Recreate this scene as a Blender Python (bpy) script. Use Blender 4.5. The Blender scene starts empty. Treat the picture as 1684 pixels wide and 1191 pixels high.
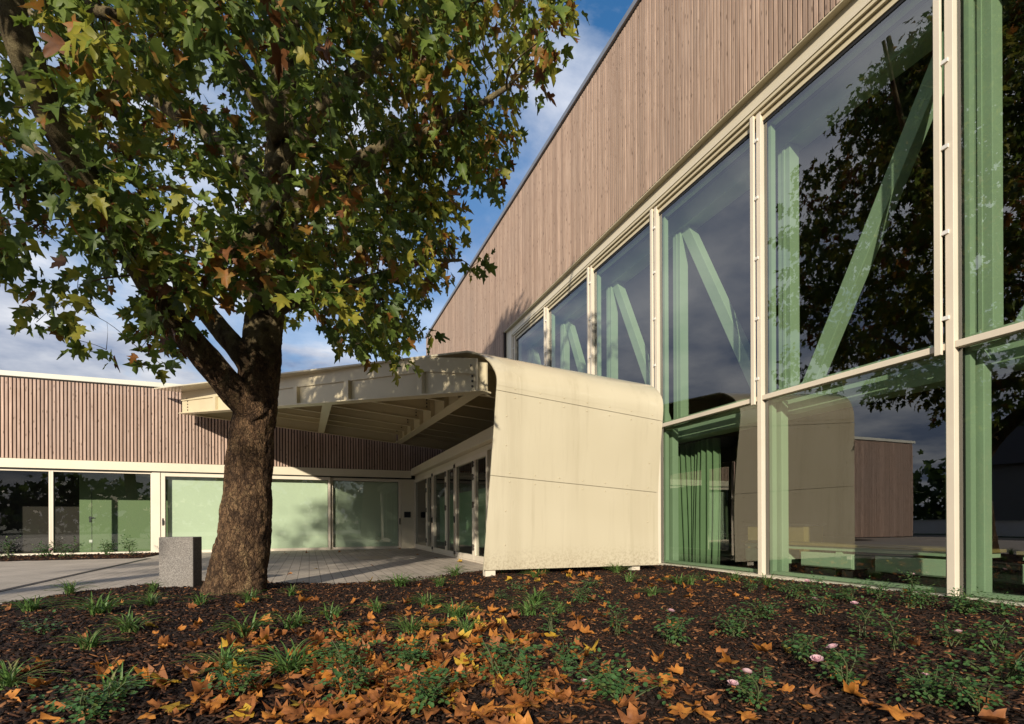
import bpy, math, random
import numpy as np
from mathutils import Vector, Matrix, noise as mnoise

scene = bpy.context.scene
col = scene.collection
RNG = random.Random(7)
NR = np.random.default_rng(11)

# ------------------------------------------------------------------ camera
PW, PH = 1684.0, 1191.0
FPX, YAW, PITCH, ROLL, PY = 864.4, 0.368566, 0.00108, -0.003632, 858.655
CAMH = 1.05
_f = Vector((math.sin(YAW) * math.cos(PITCH), math.cos(YAW) * math.cos(PITCH), math.sin(PITCH)))
_r = Vector((math.cos(YAW), -math.sin(YAW), 0))
_u = _r.cross(_f)
_c, _s = math.cos(ROLL), math.sin(ROLL)
RGT, UP, FWD = _c * _r + _s * _u, -_s * _r + _c * _u, _f
cam_data = bpy.data.cameras.new("camera")
cam = bpy.data.objects.new("camera", cam_data)
col.objects.link(cam)
m = Matrix.Identity(4)
for i in range(3):
    m[i][0], m[i][1], m[i][2] = RGT[i], UP[i], -FWD[i]
m[2][3] = CAMH
cam.matrix_world = m
cam_data.sensor_width = 36
cam_data.sensor_fit = 'HORIZONTAL'
cam_data.lens = FPX / PW * 36
cam_data.shift_y = (PY - PH / 2) / PW
cam_data.clip_start = 0.05
cam_data.clip_end = 3000
scene.camera = cam

def at(u, v, z=0.04):
    """point of the ground (height z) under a place of the photograph"""
    d = FWD + RGT * ((u - PW / 2) / FPX) + UP * ((PY - v) / FPX)
    t = (z - CAMH) / d.z
    return Vector((d.x * t, d.y * t, z))

def at_depth(u, v, d):
    return Vector((0, 0, CAMH)) + (FWD + RGT * ((u - PW / 2) / FPX) + UP * ((PY - v) / FPX)) * d

def to_px(p):
    q = Vector(p) - Vector((0, 0, CAMH))
    z = q.dot(FWD)
    if z < 0.2:
        return None
    return (PW / 2 + FPX * q.dot(RGT) / z, PY - FPX * q.dot(UP) / z, z)

# ------------------------------------------------------------------ light
SUN_TRAVEL = Vector((0.60, 1.0, -0.42))
sun_d = bpy.data.lights.new("sun", 'SUN')
sun_d.energy = 4.8
sun_d.angle = math.radians(0.8)
sun_d.color = (1.0, 0.90, 0.74)
sun = bpy.data.objects.new("sun", sun_d)
col.objects.link(sun)
sun.rotation_euler = SUN_TRAVEL.to_track_quat('-Z', 'Y').to_euler()
sun.location = (-12, -20, 14)

world = bpy.data.worlds.new("World")
scene.world = world
world.use_nodes = True
wn, wl = world.node_tree.nodes, world.node_tree.links
wn.clear()
w_out = wn.new('ShaderNodeOutputWorld')
w_bg = wn.new('ShaderNodeBackground')
w_bg.inputs[1].default_value = 0.13
sky = wn.new('ShaderNodeTexSky')
sky.sky_type = 'NISHITA'
sky.sun_disc = False
sky.sun_elevation = math.atan2(0.42, math.hypot(0.6, 1.0))
sky.sun_rotation = math.radians(211)
sky.air_density = 1.0
sky.dust_density = 0.6
sky.ozone_density = 2.0
tc = wn.new('ShaderNodeTexCoord')
sep = wn.new('ShaderNodeSeparateXYZ')
wl.new(tc.outputs['Generated'], sep.inputs[0])
def wmath(op, a, b=None, c=None):
    n = wn.new('ShaderNodeMath')
    n.operation = op
    for i, x in enumerate((a, b, c)):
        if x is None:
            continue
        if isinstance(x, (int, float)):
            n.inputs[i].default_value = x
        else:
            wl.new(x, n.inputs[i])
    return n.outputs[0]
den = wmath('MAXIMUM', wmath('ADD', sep.outputs[2], 0.16), 0.05)
comb = wn.new('ShaderNodeCombineXYZ')
wl.new(wmath('DIVIDE', sep.outputs[0], den), comb.inputs[0])
wl.new(wmath('DIVIDE', sep.outputs[1], den), comb.inputs[1])
comb.inputs[2].default_value = 0.0
nz = wn.new('ShaderNodeTexNoise')
nz.inputs['Scale'].default_value = 1.15
nz.inputs['Detail'].default_value = 9
nz.inputs['Roughness'].default_value = 0.58
nz.inputs['Distortion'].default_value = 0.25
wl.new(comb.outputs[0], nz.inputs['Vector'])
cov = wn.new('ShaderNodeValToRGB')
cov.color_ramp.elements[0].position = 0.46
cov.color_ramp.elements[1].position = 0.62
wl.new(nz.outputs[0], cov.inputs[0])
# more cover towards the horizon
hor = wn.new('ShaderNodeMapRange')
hor.inputs[1].default_value = 0.68
hor.inputs[2].default_value = 0.10
hor.inputs[3].default_value = 0.0
hor.inputs[4].default_value = 0.75
wl.new(sep.outputs[2], hor.inputs[0])
wst = wn.new('ShaderNodeMapRange')
wst.inputs[1].default_value = -0.25
wst.inputs[2].default_value = -0.7
wst.inputs[3].default_value = 0.0
wst.inputs[4].default_value = 0.7
wl.new(sep.outputs[0], wst.inputs[0])
mask = wmath('MINIMUM', wmath('ADD', wmath('ADD', wmath('MULTIPLY', cov.outputs[0], 0.94), hor.outputs[0]), wst.outputs[0]), 0.97)
nz2 = wn.new('ShaderNodeTexNoise')
nz2.inputs['Scale'].default_value = 2.1
nz2.inputs['Detail'].default_value = 8
nz2.inputs['Roughness'].default_value = 0.55
mp2 = wn.new('ShaderNodeMapping')
mp2.inputs['Location'].default_value = (3.7, 1.9, 0)
wl.new(comb.outputs[0], mp2.inputs[0])
wl.new(mp2.outputs[0], nz2.inputs['Vector'])
crp = wn.new('ShaderNodeValToRGB')
crp.color_ramp.elements[0].position = 0.36
crp.color_ramp.elements[0].color = (1.9, 2.4, 3.6, 1)
crp.color_ramp.elements[1].position = 0.66
crp.color_ramp.elements[1].color = (6.9, 7.0, 7.3, 1)
wl.new(nz2.outputs[0], crp.inputs[0])
# the western half of the sky carries heavier, greyer cloud
west = wn.new('ShaderNodeMapRange')
west.inputs[1].default_value = -0.15
west.inputs[2].default_value = -0.75
west.inputs[3].default_value = 1.0
west.inputs[4].default_value = 1.0
wl.new(sep.outputs[0], west.inputs[0])
wmul = wn.new('ShaderNodeVectorMath')
wmul.operation = 'SCALE'
wl.new(crp.outputs[0], wmul.inputs[0])
low_c = wn.new('ShaderNodeMapRange')
low_c.inputs[1].default_value = 0.38
low_c.inputs[2].default_value = 0.10
low_c.inputs[3].default_value = 1.0
low_c.inputs[4].default_value = 0.60
wl.new(sep.outputs[2], low_c.inputs[0])
wl.new(wmath('MULTIPLY', west.outputs[0], low_c.outputs[0]), wmul.inputs['Scale'])
mix = wn.new('ShaderNodeMix')
mix.data_type = 'RGBA'
wl.new(mask, mix.inputs[0])
hsv = wn.new('ShaderNodeHueSaturation')
hsv.inputs['Saturation'].default_value = 1.30
hsv.inputs['Value'].default_value = 1.05
wl.new(sky.outputs[0], hsv.inputs['Color'])
wl.new(hsv.outputs[0], mix.inputs[6])
wl.new(wmul.outputs[0], mix.inputs[7])
wl.new(mix.outputs[2], w_bg.inputs[0])
wl.new(w_bg.outputs[0], w_out.inputs[0])

scene.view_settings.view_transform = 'Standard'
scene.view_settings.look = 'None'
scene.view_settings.gamma = 1.0
scene.view_settings.exposure = 0.25
scene.view_settings.use_curve_mapping = False
scene.cycles.use_denoising = True
scene.cycles.max_bounces = 8
scene.cycles.transparent_max_bounces = 16
scene.cycles.glossy_bounces = 4
scene.cycles.caustics_reflective = False
scene.cycles.caustics_refractive = False

# ------------------------------------------------------------------ materials
class NT:
    def __init__(self, name):
        self.mat = bpy.data.materials.new(name)
        self.mat.use_nodes = True
        self.n = self.mat.node_tree.nodes
        self.l = self.mat.node_tree.links
        self.n.clear()
        self.out = self.n.new('ShaderNodeOutputMaterial')
        self.tc = self.n.new('ShaderNodeTexCoord')
    def node(self, t, **kw):
        n = self.n.new(t)
        for k, v in kw.items():
            setattr(n, k, v)
        return n
    def link(self, a, b):
        self.l.new(a, b)
    def math(self, op, a, b=None, c=None):
        n = self.n.new('ShaderNodeMath')
        n.operation = op
        for i, x in enumerate((a, b, c)):
            if x is None:
                continue
            if isinstance(x, (int, float)):
                n.inputs[i].default_value = x
            else:
                self.l.new(x, n.inputs[i])
        return n.outputs[0]
    def mapping(self, scale=(1, 1, 1), src=None, rot=(0, 0, 0), loc=(0, 0, 0)):
        n = self.n.new('ShaderNodeMapping')
        n.inputs['Scale'].default_value = scale
        n.inputs['Rotation'].default_value = rot
        n.inputs['Location'].default_value = loc
        self.l.new(src or self.tc.outputs['Object'], n.inputs[0])
        return n.outputs[0]
    def noise(self, scale, vec=None, detail=4, rough=0.55, dist=0.0):
        n = self.n.new('ShaderNodeTexNoise')
        n.inputs['Scale'].default_value = scale
        n.inputs['Detail'].default_value = detail
        n.inputs['Roughness'].default_value = rough
        n.inputs['Distortion'].default_value = dist
        self.l.new(vec or self.tc.outputs['Object'], n.inputs['Vector'])
        return n.outputs[0]
    def ramp(self, fac, stops, interp='LINEAR'):
        n = self.n.new('ShaderNodeValToRGB')
        n.color_ramp.interpolation = interp
        el = n.color_ramp.elements
        while len(el) < len(stops):
            el.new(0.5)
        for e, (p, c) in zip(el, stops):
            e.position = p
            e.color = (*c, 1) if len(c) == 3 else c
        self.l.new(fac, n.inputs[0])
        return n.outputs[0]
    def mix(self, fac, a, b, blend='MIX'):
        n = self.n.new('ShaderNodeMix')
        n.data_type = 'RGBA'
        n.blend_type = blend
        for i, x in ((0, fac), (6, a), (7, b)):
            if isinstance(x, (int, float)):
                n.inputs[i].default_value = x
            elif isinstance(x, tuple):
                n.inputs[i].default_value = (*x, 1)
            else:
                self.l.new(x, n.inputs[i])
        return n.outputs[2]
    def bump(self, h, strength=0.3, dist=0.01):
        n = self.n.new('ShaderNodeBump')
        n.inputs['Strength'].default_value = strength
        n.inputs['Distance'].default_value = dist
        self.l.new(h, n.inputs['Height'])
        return n.outputs[0]
    def principled(self, color, rough=0.6, bump=None, spec=0.5, metal=0.0, coat=0.0, trans=None):
        p = self.n.new('ShaderNodeBsdfPrincipled')
        for key, x in (('Base Color', color), ('Roughness', rough)):
            if isinstance(x, (int, float)):
                p.inputs[key].default_value = x
            elif isinstance(x, tuple):
                p.inputs[key].default_value = (*x, 1)
            else:
                self.l.new(x, p.inputs[key])
        p.inputs['Specular IOR Level'].default_value = spec
        p.inputs['Metallic'].default_value = metal
        p.inputs['Coat Weight'].default_value = coat
        if bump is not None:
            self.l.new(bump, p.inputs['Normal'])
        self.l.new(p.outputs[0], self.out.inputs[0])
        return p

def paint(name, c, rough=0.45, var=0.10, scale=1.3, spec=0.4, streak=0.0, metal=0.0):
    t = NT(name)
    n1 = t.noise(scale, detail=6, rough=0.6)
    dark = tuple(x * (1 - var) for x in c)
    lite = tuple(min(1, x * (1 + var * 0.6)) for x in c)
    cc = t.ramp(n1, [(0.3, dark), (0.7, lite)])
    if streak:
        n2 = t.noise(1.0, t.mapping((2.2, 2.2, 0.16)), detail=5)
        f = t.ramp(n2, [(0.45, (0, 0, 0)), (0.75, (streak,) * 3)])
        cc = t.mix(f, cc, tuple(x * 0.78 for x in c))
    n3 = t.noise(90, detail=2)
    t.principled(cc, t.ramp(n1, [(0.2, (rough * 0.85,) * 3), (0.8, (min(1, rough * 1.15),) * 3)]),
                 t.bump(n3, 0.05, 0.002), spec, metal)
    return t.mat

def wood_slats(name, axis, pitch, base, dark):
    t = NT(name)
    s = t.node('ShaderNodeSeparateXYZ')
    t.link(t.tc.outputs['Object'], s.inputs[0])
    idx = t.math('FLOOR', t.math('DIVIDE', s.outputs[axis], pitch))
    wn_ = t.node('ShaderNodeTexWhiteNoise', noise_dimensions='1D')
    t.link(idx, wn_.inputs['W'])
    sc = [3, 3, 0.35]
    off = t.node('ShaderNodeCombineXYZ')
    t.link(t.math('MULTIPLY', wn_.outputs['Value'], 31.0), off.inputs[0])
    t.link(t.math('MULTIPLY', wn_.outputs['Value'], 57.0), off.inputs[2])
    add = t.node('ShaderNodeVectorMath', operation='ADD')
    t.link(t.tc.outputs['Object'], add.inputs[0])
    t.link(off.outputs[0], add.inputs[1])
    grain = t.noise(14, t.mapping((1.6, 1.6, 0.09), add.outputs[0]), detail=6, rough=0.65)
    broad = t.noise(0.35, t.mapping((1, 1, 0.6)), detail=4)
    c1 = t.mix(t.ramp(wn_.outputs['Value'], [(0, (0, 0, 0)), (1, (1, 1, 1))]), tuple(x * 0.74 for x in base), tuple(min(1, x * 1.16) for x in base))
    c2 = t.mix(t.ramp(grain, [(0.38, (0.55,) * 3), (0.62, (0, 0, 0))]), c1, dark)
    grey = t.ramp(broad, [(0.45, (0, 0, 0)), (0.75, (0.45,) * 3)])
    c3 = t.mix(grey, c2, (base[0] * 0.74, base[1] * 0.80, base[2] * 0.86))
    v = t.node('ShaderNodeTexVoronoi')
    v.inputs['Scale'].default_value = 1.0
    v.inputs['Randomness'].default_value = 1.0
    t.link(t.mapping((13, 13, 3.0), add.outputs[0]), v.inputs['Vector'])
    knot = t.ramp(v.outputs['Distance'], [(0.10, (0.75,) * 3), (0.2, (0, 0, 0))])
    c4 = t.mix(knot, c3, tuple(x * 0.35 for x in dark))
    t.principled(c4, 0.78, t.bump(grain, 0.25, 0.004), 0.2)
    return t.mat

def glass(name, tint, r0=0.1, gloss_col=(1, 1, 1)):
    t = NT(name)
    ge = t.node('ShaderNodeNewGeometry')
    dt = t.node('ShaderNodeVectorMath', operation='DOT_PRODUCT')
    t.link(ge.outputs['True Normal'], dt.inputs[0])
    t.link(ge.outputs['Incoming'], dt.inputs[1])
    cs = t.math('ABSOLUTE', dt.outputs['Value'])
    fres = t.math('ADD', t.math('MULTIPLY', t.math('POWER', t.math('SUBTRACT', 1.0, cs), 5.0), 1 - r0), r0)
    tr = t.node('ShaderNodeBsdfTransparent')
    tr.inputs[0].default_value = (*tint, 1)
    gl = t.node('ShaderNodeBsdfGlossy')
    gl.inputs['Color'].default_value = (*gloss_col, 1)
    gl.inputs['Roughness'].default_value = 0.0
    n = t.noise(0.55, detail=1)
    t.link(t.bump(n, 0.10, 0.02), gl.inputs['Normal'])
    mx = t.node('ShaderNodeMixShader')
    t.link(fres, mx.inputs[0])
    t.link(tr.outputs[0], mx.inputs[1])
    t.link(gl.outputs[0], mx.inputs[2])
    t.link(mx.outputs[0], t.out.inputs[0])
    return t.mat

def leafmat(name, c, c2, transl=0.35, rough=0.5, scale=9):
    t = NT(name)
    n = t.noise(scale, detail=3)
    cc = t.ramp(n, [(0.35, c), (0.68, c2)])
    p = t.principled(cc, rough, None, 0.35)
    tl = t.node('ShaderNodeBsdfTranslucent')
    t.link(cc, tl.inputs[0])
    mx = t.node('ShaderNodeMixShader')
    mx.inputs[0].default_value = transl
    t.link(p.outputs[0], mx.inputs[1])
    t.link(tl.outputs[0], mx.inputs[2])
    t.link(mx.outputs[0], t.out.inputs[0])
    return t.mat

M = {}
M['cream'] = paint('cream_paint', (0.66, 0.59, 0.45), 0.42, 0.05)
M['frame'] = paint('pale_frame_paint', (0.70, 0.62, 0.50), 0.4, 0.05)
t = NT('cream_shell_paint')
n1 = t.noise(0.45, detail=2)
n2 = t.noise(1.0, t.mapping((1.5, 1.5, 0.09)), detail=4, rough=0.55)
n3 = t.noise(1.0, t.mapping((7, 7, 0.35)), detail=5, rough=0.6)
cc = t.ramp(n1, [(0.3, (0.535, 0.475, 0.34)), (0.7, (0.60, 0.54, 0.40))])
cc = t.mix(t.ramp(n2, [(0.48, (0, 0, 0)), (0.72, (0.5,) * 3)]), cc, (0.42, 0.365, 0.25))
cc = t.mix(t.ramp(n3, [(0.55, (0, 0, 0)), (0.75, (0.35,) * 3)]), cc, (0.38, 0.325, 0.22))
sz_n = t.node('ShaderNodeSeparateXYZ')
t.link(t.tc.outputs['Object'], sz_n.inputs[0])
spl = t.node('ShaderNodeMapRange')
spl.inputs[1].default_value = 0.62
spl.inputs[2].default_value = 0.14
spl.inputs[3].default_value = 0.0
spl.inputs[4].default_value = 0.55
t.link(sz_n.outputs[2], spl.inputs[0])
spn = t.noise(22, detail=6, rough=0.75)
cc = t.mix(t.math('MULTIPLY', spl.outputs[0], t.ramp(spn, [(0.46, (0, 0, 0)), (0.62, (1, 1, 1))])), cc, (0.20, 0.14, 0.085))
t.principled(cc, t.ramp(n2, [(0.3, (0.16,) * 3), (0.7, (0.30,) * 3)]), t.bump(n1, 0.3, 0.05), 0.5, 0.0, 0.4)
M['shell'] = t.mat
M['steel'] = paint('cream_steel_paint', (0.60, 0.52, 0.35), 0.34, 0.08, 1.1)
M['white'] = paint('white_plaster', (0.72, 0.70, 0.66), 0.8, 0.06)
M['green'] = paint('green_steel_paint', (0.46, 0.54, 0.40), 0.42, 0.06)
M['greendark'] = paint('green_wall_paint', (0.145, 0.20, 0.095), 0.6, 0.08)
M['blind'] = paint('pale_green_fabric', (0.60, 0.66, 0.52), 0.85, 0.05, 0.6)
M['screen'] = paint('green_screen_fabric', (0.24, 0.38, 0.22), 0.8, 0.1, 0.8)
M['black'] = paint('black_plastic', (0.015, 0.015, 0.016), 0.5, 0.1)
M['gasket'] = paint('black_rubber', (0.012, 0.012, 0.013), 0.7, 0.1)
M['gap'] = paint('dark_underlay', (0.030, 0.022, 0.020), 0.9, 0.2)
M['zinc'] = paint('grey_zinc', (0.30, 0.31, 0.33), 0.45, 0.12, 2, 0.5, metal=0.6)
M['palecap'] = paint('pale_metal_cap', (0.55, 0.55, 0.48), 0.5, 0.08, 2)
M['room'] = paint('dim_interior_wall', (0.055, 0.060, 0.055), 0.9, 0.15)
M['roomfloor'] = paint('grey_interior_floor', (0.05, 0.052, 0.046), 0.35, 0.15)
M['hinge'] = paint('steel_hinge', (0.10, 0.09, 0.08), 0.4, 0.2, 6, metal=0.5)
M['ply'] = paint('yellow_wood', (0.30, 0.20, 0.08), 0.5, 0.15, 3)
M['paleunit'] = paint('pale_unit_front', (0.55, 0.62, 0.47), 0.5, 0.05)
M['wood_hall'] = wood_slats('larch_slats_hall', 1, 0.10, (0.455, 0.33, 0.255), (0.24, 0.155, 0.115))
M['wood_low'] = wood_slats('larch_slats_low', 0, 0.105, (0.50, 0.365, 0.295), (0.28, 0.185, 0.14))
M['glass_hall'] = glass('hall_glass', (0.66, 0.76, 0.67), 0.17)
M['glass_low'] = glass('door_glass', (0.86, 0.92, 0.86), 0.08)

# granite
t = NT('speckled_granite')
v = t.node('ShaderNodeTexVoronoi')
v.inputs['Scale'].default_value = 120
t.link(t.tc.outputs['Object'], v.inputs['Vector'])
sp = t.node('ShaderNodeSeparateColor')
t.link(v.outputs['Color'], sp.inputs[0])
cc = t.ramp(sp.outputs[0], [(0.0, (0.10, 0.09, 0.082)), (0.3, (0.175, 0.16, 0.145)), (0.65, (0.23, 0.21, 0.19)), (0.95, (0.31, 0.285, 0.26))])
n = t.noise(3, detail=5)
cc = t.mix(t.ramp(n, [(0.4, (0, 0, 0)), (0.7, (0.3,) * 3)]), cc, (0.20, 0.17, 0.14))
t.principled(cc, 0.75, t.bump(v.outputs['Distance'], 0.35, 0.004), 0.3)
M['granite'] = t.mat

# plane-tree bark: dark flaking plates low down, smoother olive and cream patches higher up
t = NT('plane_tree_bark')
ndv = t.node('ShaderNodeTexNoise')
ndv.inputs['Scale'].default_value = 6
ndv.inputs['Detail'].default_value = 6
ndv.inputs['Roughness'].default_value = 0.65
t.link(t.tc.outputs['Object'], ndv.inputs['Vector'])
sc_ = t.node('ShaderNodeVectorMath', operation='SCALE')
sc_.inputs['Scale'].default_value = 0.13
t.link(ndv.outputs['Color'], sc_.inputs[0])
vec = t.node('ShaderNodeVectorMath', operation='ADD')
t.link(t.tc.outputs['Object'], vec.inputs[0])
t.link(sc_.outputs[0], vec.inputs[1])
def plates(scale):
    e_ = t.node('ShaderNodeTexVoronoi', feature='DISTANCE_TO_EDGE')
    c_ = t.node('ShaderNodeTexVoronoi')
    for v_ in (e_, c_):
        v_.inputs['Scale'].default_value = 1.0
        t.link(t.mapping(scale, vec.outputs[0]), v_.inputs['Vector'])
    q_ = t.node('ShaderNodeSeparateColor')
    t.link(c_.outputs['Color'], q_.inputs[0])
    return e_.outputs['Distance'], q_.outputs[0]
e1, r1 = plates((13, 13, 8))
e2, r2 = plates((33, 33, 17))
fine = t.noise(55, detail=7, rough=0.72)
mid_ = t.noise(7, t.mapping((1, 1, 0.55)), detail=7, rough=0.7)
c1 = t.ramp(r1, [(0.0, (0.09, 0.055, 0.034)), (0.4, (0.22, 0.125, 0.068)), (0.75, (0.36, 0.205, 0.105)), (1.0, (0.46, 0.29, 0.15))])
c2 = t.ramp(r2, [(0.0, (0.06, 0.038, 0.024)), (0.5, (0.19, 0.115, 0.065)), (1.0, (0.34, 0.21, 0.115))])
cc = t.mix(0.55, c1, c2)
cc = t.mix(t.ramp(mid_, [(0.36, (0.8,) * 3), (0.50, (0, 0, 0))]), cc, (0.040, 0.026, 0.018))
cc = t.mix(t.ramp(mid_, [(0.54, (0, 0, 0)), (0.64, (0.7,) * 3)]), cc, (0.46, 0.31, 0.155))
cc = t.mix(t.ramp(fine, [(0.36, (0.55,) * 3), (0.52, (0, 0, 0))]), cc, (0.035, 0.022, 0.015))
n1 = t.noise(4.0, detail=6, rough=0.6)
up_ = t.ramp(n1, [(0.30, (0.060, 0.042, 0.026)), (0.48, (0.145, 0.115, 0.062)), (0.62, (0.25, 0.205, 0.11)), (0.75, (0.34, 0.29, 0.18))])
up_ = t.mix(t.ramp(fine, [(0.40, (0.45,) * 3), (0.58, (0, 0, 0))]), up_, (0.055, 0.038, 0.024))
sz = t.node('ShaderNodeSeparateXYZ')
t.link(t.tc.outputs['Object'], sz.inputs[0])
hz = t.math('ADD', sz.outputs[2], t.math('MULTIPLY', t.math('SUBTRACT', mid_, 0.5), 3.2))
hf = t.node('ShaderNodeMapRange', interpolation_type='SMOOTHSTEP')
hf.inputs[1].default_value = 3.0
hf.inputs[2].default_value = 4.0
t.link(hz, hf.inputs[0])
cc = t.mix(t.ramp(e1, [(0.0, (0.8,) * 3), (0.07, (0, 0, 0))]), cc, (0.022, 0.014, 0.010))
cc = t.mix(t.ramp(e2, [(0.0, (0.7,) * 3), (0.10, (0, 0, 0))]), cc, (0.030, 0.019, 0.013))
colr = t.mix(hf.outputs[0], cc, up_)
rough_h = t.math('ADD', t.math('ADD', t.math('MULTIPLY', t.math('MINIMUM', e1, 0.2), 1.6), t.math('MULTIPLY', t.math('MINIMUM', e2, 0.2), 1.0)), t.math('ADD', t.math('MULTIPLY', mid_, 1.3), t.math('MULTIPLY', fine, 0.5)))
flat_h = t.math('MULTIPLY', fine, 0.35)
hm = t.node('ShaderNodeMix')
t.link(hf.outputs[0], hm.inputs[0]); t.link(rough_h, hm.inputs[2]); t.link(flat_h, hm.inputs[3])
t.principled(colr, 0.88, t.bump(hm.outputs[0], 1.0, 0.07), 0.15)
M['bark'] = t.mat
M['limb'] = t.mat

# leaves
M['lf1'] = leafmat('plane_leaf_green', (0.105, 0.165, 0.028), (0.20, 0.26, 0.050), 0.46, 0.5, 5)
M['lf2'] = leafmat('plane_leaf_deep_green', (0.062, 0.105, 0.026), (0.13, 0.18, 0.042), 0.42, 0.5, 5)
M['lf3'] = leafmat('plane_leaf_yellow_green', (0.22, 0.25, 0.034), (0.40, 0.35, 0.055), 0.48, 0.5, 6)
M['lf4'] = leafmat('plane_leaf_orange', (0.16, 0.13, 0.026), (0.36, 0.13, 0.030), 0.38, 0.5, 8)
M['lf5'] = leafmat('plane_leaf_brown', (0.10, 0.040, 0.015), (0.19, 0.075, 0.025), 0.25)
M['dry1'] = leafmat('fallen_leaf_brown', (0.17, 0.060, 0.020), (0.46, 0.175, 0.048), 0.25, 0.6, 9)
M['dry2'] = leafmat('fallen_leaf_orange', (0.36, 0.125, 0.026), (0.60, 0.25, 0.045), 0.25, 0.55, 18)
M['dry3'] = leafmat('fallen_leaf_yellow', (0.46, 0.27, 0.03), (0.62, 0.40, 0.05), 0.25, 0.5, 18)
M['grass'] = leafmat('lilyturf_blade', (0.085, 0.170, 0.040), (0.17, 0.28, 0.075), 0.35, 0.4, 12)
M['grassdry'] = leafmat('lilyturf_blade_pale', (0.13, 0.15, 0.05), (0.26, 0.25, 0.10), 0.3, 0.5, 12)
M['rose'] = leafmat('rose_leaf', (0.038, 0.100, 0.030), (0.085, 0.170, 0.050), 0.25, 0.4, 20)
M['roselight'] = leafmat('rose_leaf_pale', (0.07, 0.125, 0.035), (0.15, 0.20, 0.055), 0.35, 0.45, 20)
M['rosestem'] = paint('rose_stem', (0.07, 0.085, 0.03), 0.6, 0.2)
M['petal'] = leafmat('pink_petal', (0.70, 0.40, 0.46), (0.82, 0.62, 0.64), 0.35, 0.6, 30)
M['dark_leaf'] = leafmat('hedge_leaf', (0.018, 0.036, 0.012), (0.04, 0.07, 0.02), 0.25)
M['chip1'] = paint('bark_chip_dark', (0.017, 0.0088, 0.0055), 0.75, 0.4, 25, 0.25)
M['chip2'] = paint('bark_chip_brown', (0.058, 0.023, 0.010), 0.75, 0.35, 25, 0.25)
M['chip3'] = paint('bark_chip_tan', (0.24, 0.105, 0.042), 0.75, 0.3, 25, 0.25)

t = NT('bark_mulch_soil')
n1 = t.noise(45, detail=8, rough=0.7)
n2 = t.noise(2, detail=4)
cc = t.ramp(n1, [(0.3, (0.006, 0.004, 0.003)), (0.55, (0.024, 0.013, 0.009)), (0.75, (0.06, 0.033, 0.02))])
t.principled(t.mix(t.ramp(n2, [(0.4, (0, 0, 0)), (0.7, (0.5,) * 3)]), cc, (0.016, 0.010, 0.007)), 0.9, t.bump(n1, 0.9, 0.03), 0.2)
M['soil'] = t.mat

def pavers(name, c, c2, w, h, mortar, rot):
    t = NT(name)
    b = t.node('ShaderNodeTexBrick')
    b.offset = 0.5
    b.inputs['Scale'].default_value = 1.0
    b.inputs['Brick Width'].default_value = w
    b.inputs['Row Height'].default_value = h
    b.inputs['Mortar Size'].default_value = 0.006
    b.inputs['Mortar Smooth'].default_value = 0.2
    b.inputs['Bias'].default_value = 0.0
    b.inputs['Color1'].default_value = (*c, 1)
    b.inputs['Color2'].default_value = (*c2, 1)
    b.inputs['Mortar'].default_value = (*mortar, 1)
    t.link(t.mapping((1, 1, 1), rot=(0, 0, rot)), b.inputs['Vector'])
    n1 = t.noise(0.9, detail=6, rough=0.65)
    n2 = t.noise(60, detail=4)
    cc = t.mix(t.ramp(n1, [(0.35, (0.6,) * 3), (0.65, (0, 0, 0))]), b.outputs['Color'], tuple(x * 0.58 for x in c))
    cc = t.mix(t.ramp(n2, [(0.4, (0.25,) * 3), (0.6, (0, 0, 0))]), cc, tuple(x * 0.5 for x in c))
    hgt = t.math('SUBTRACT', t.math('MULTIPLY', n2, 0.15), t.math('MULTIPLY', b.outputs['Fac'], 1.0))
    t.principled(cc, 0.82, t.bump(hgt, 0.6, 0.006), 0.25)
    return t.mat
M['pave'] = pavers('grey_pavers', (0.45, 0.39, 0.325), (0.56, 0.485, 0.405), 0.42, 0.21, (0.09, 0.075, 0.06), math.radians(90))
M['fore'] = pavers('pale_forecourt_pavers', (0.50, 0.435, 0.365), (0.55, 0.48, 0.40), 0.30, 0.20, (0.31, 0.27, 0.22), 0)
M['asphalt'] = paint('grey_asphalt', (0.055, 0.055, 0.056), 0.9, 0.25, 6)
M['lawn'] = paint('rough_grass', (0.045, 0.07, 0.022), 0.95, 0.4, 5)

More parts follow.
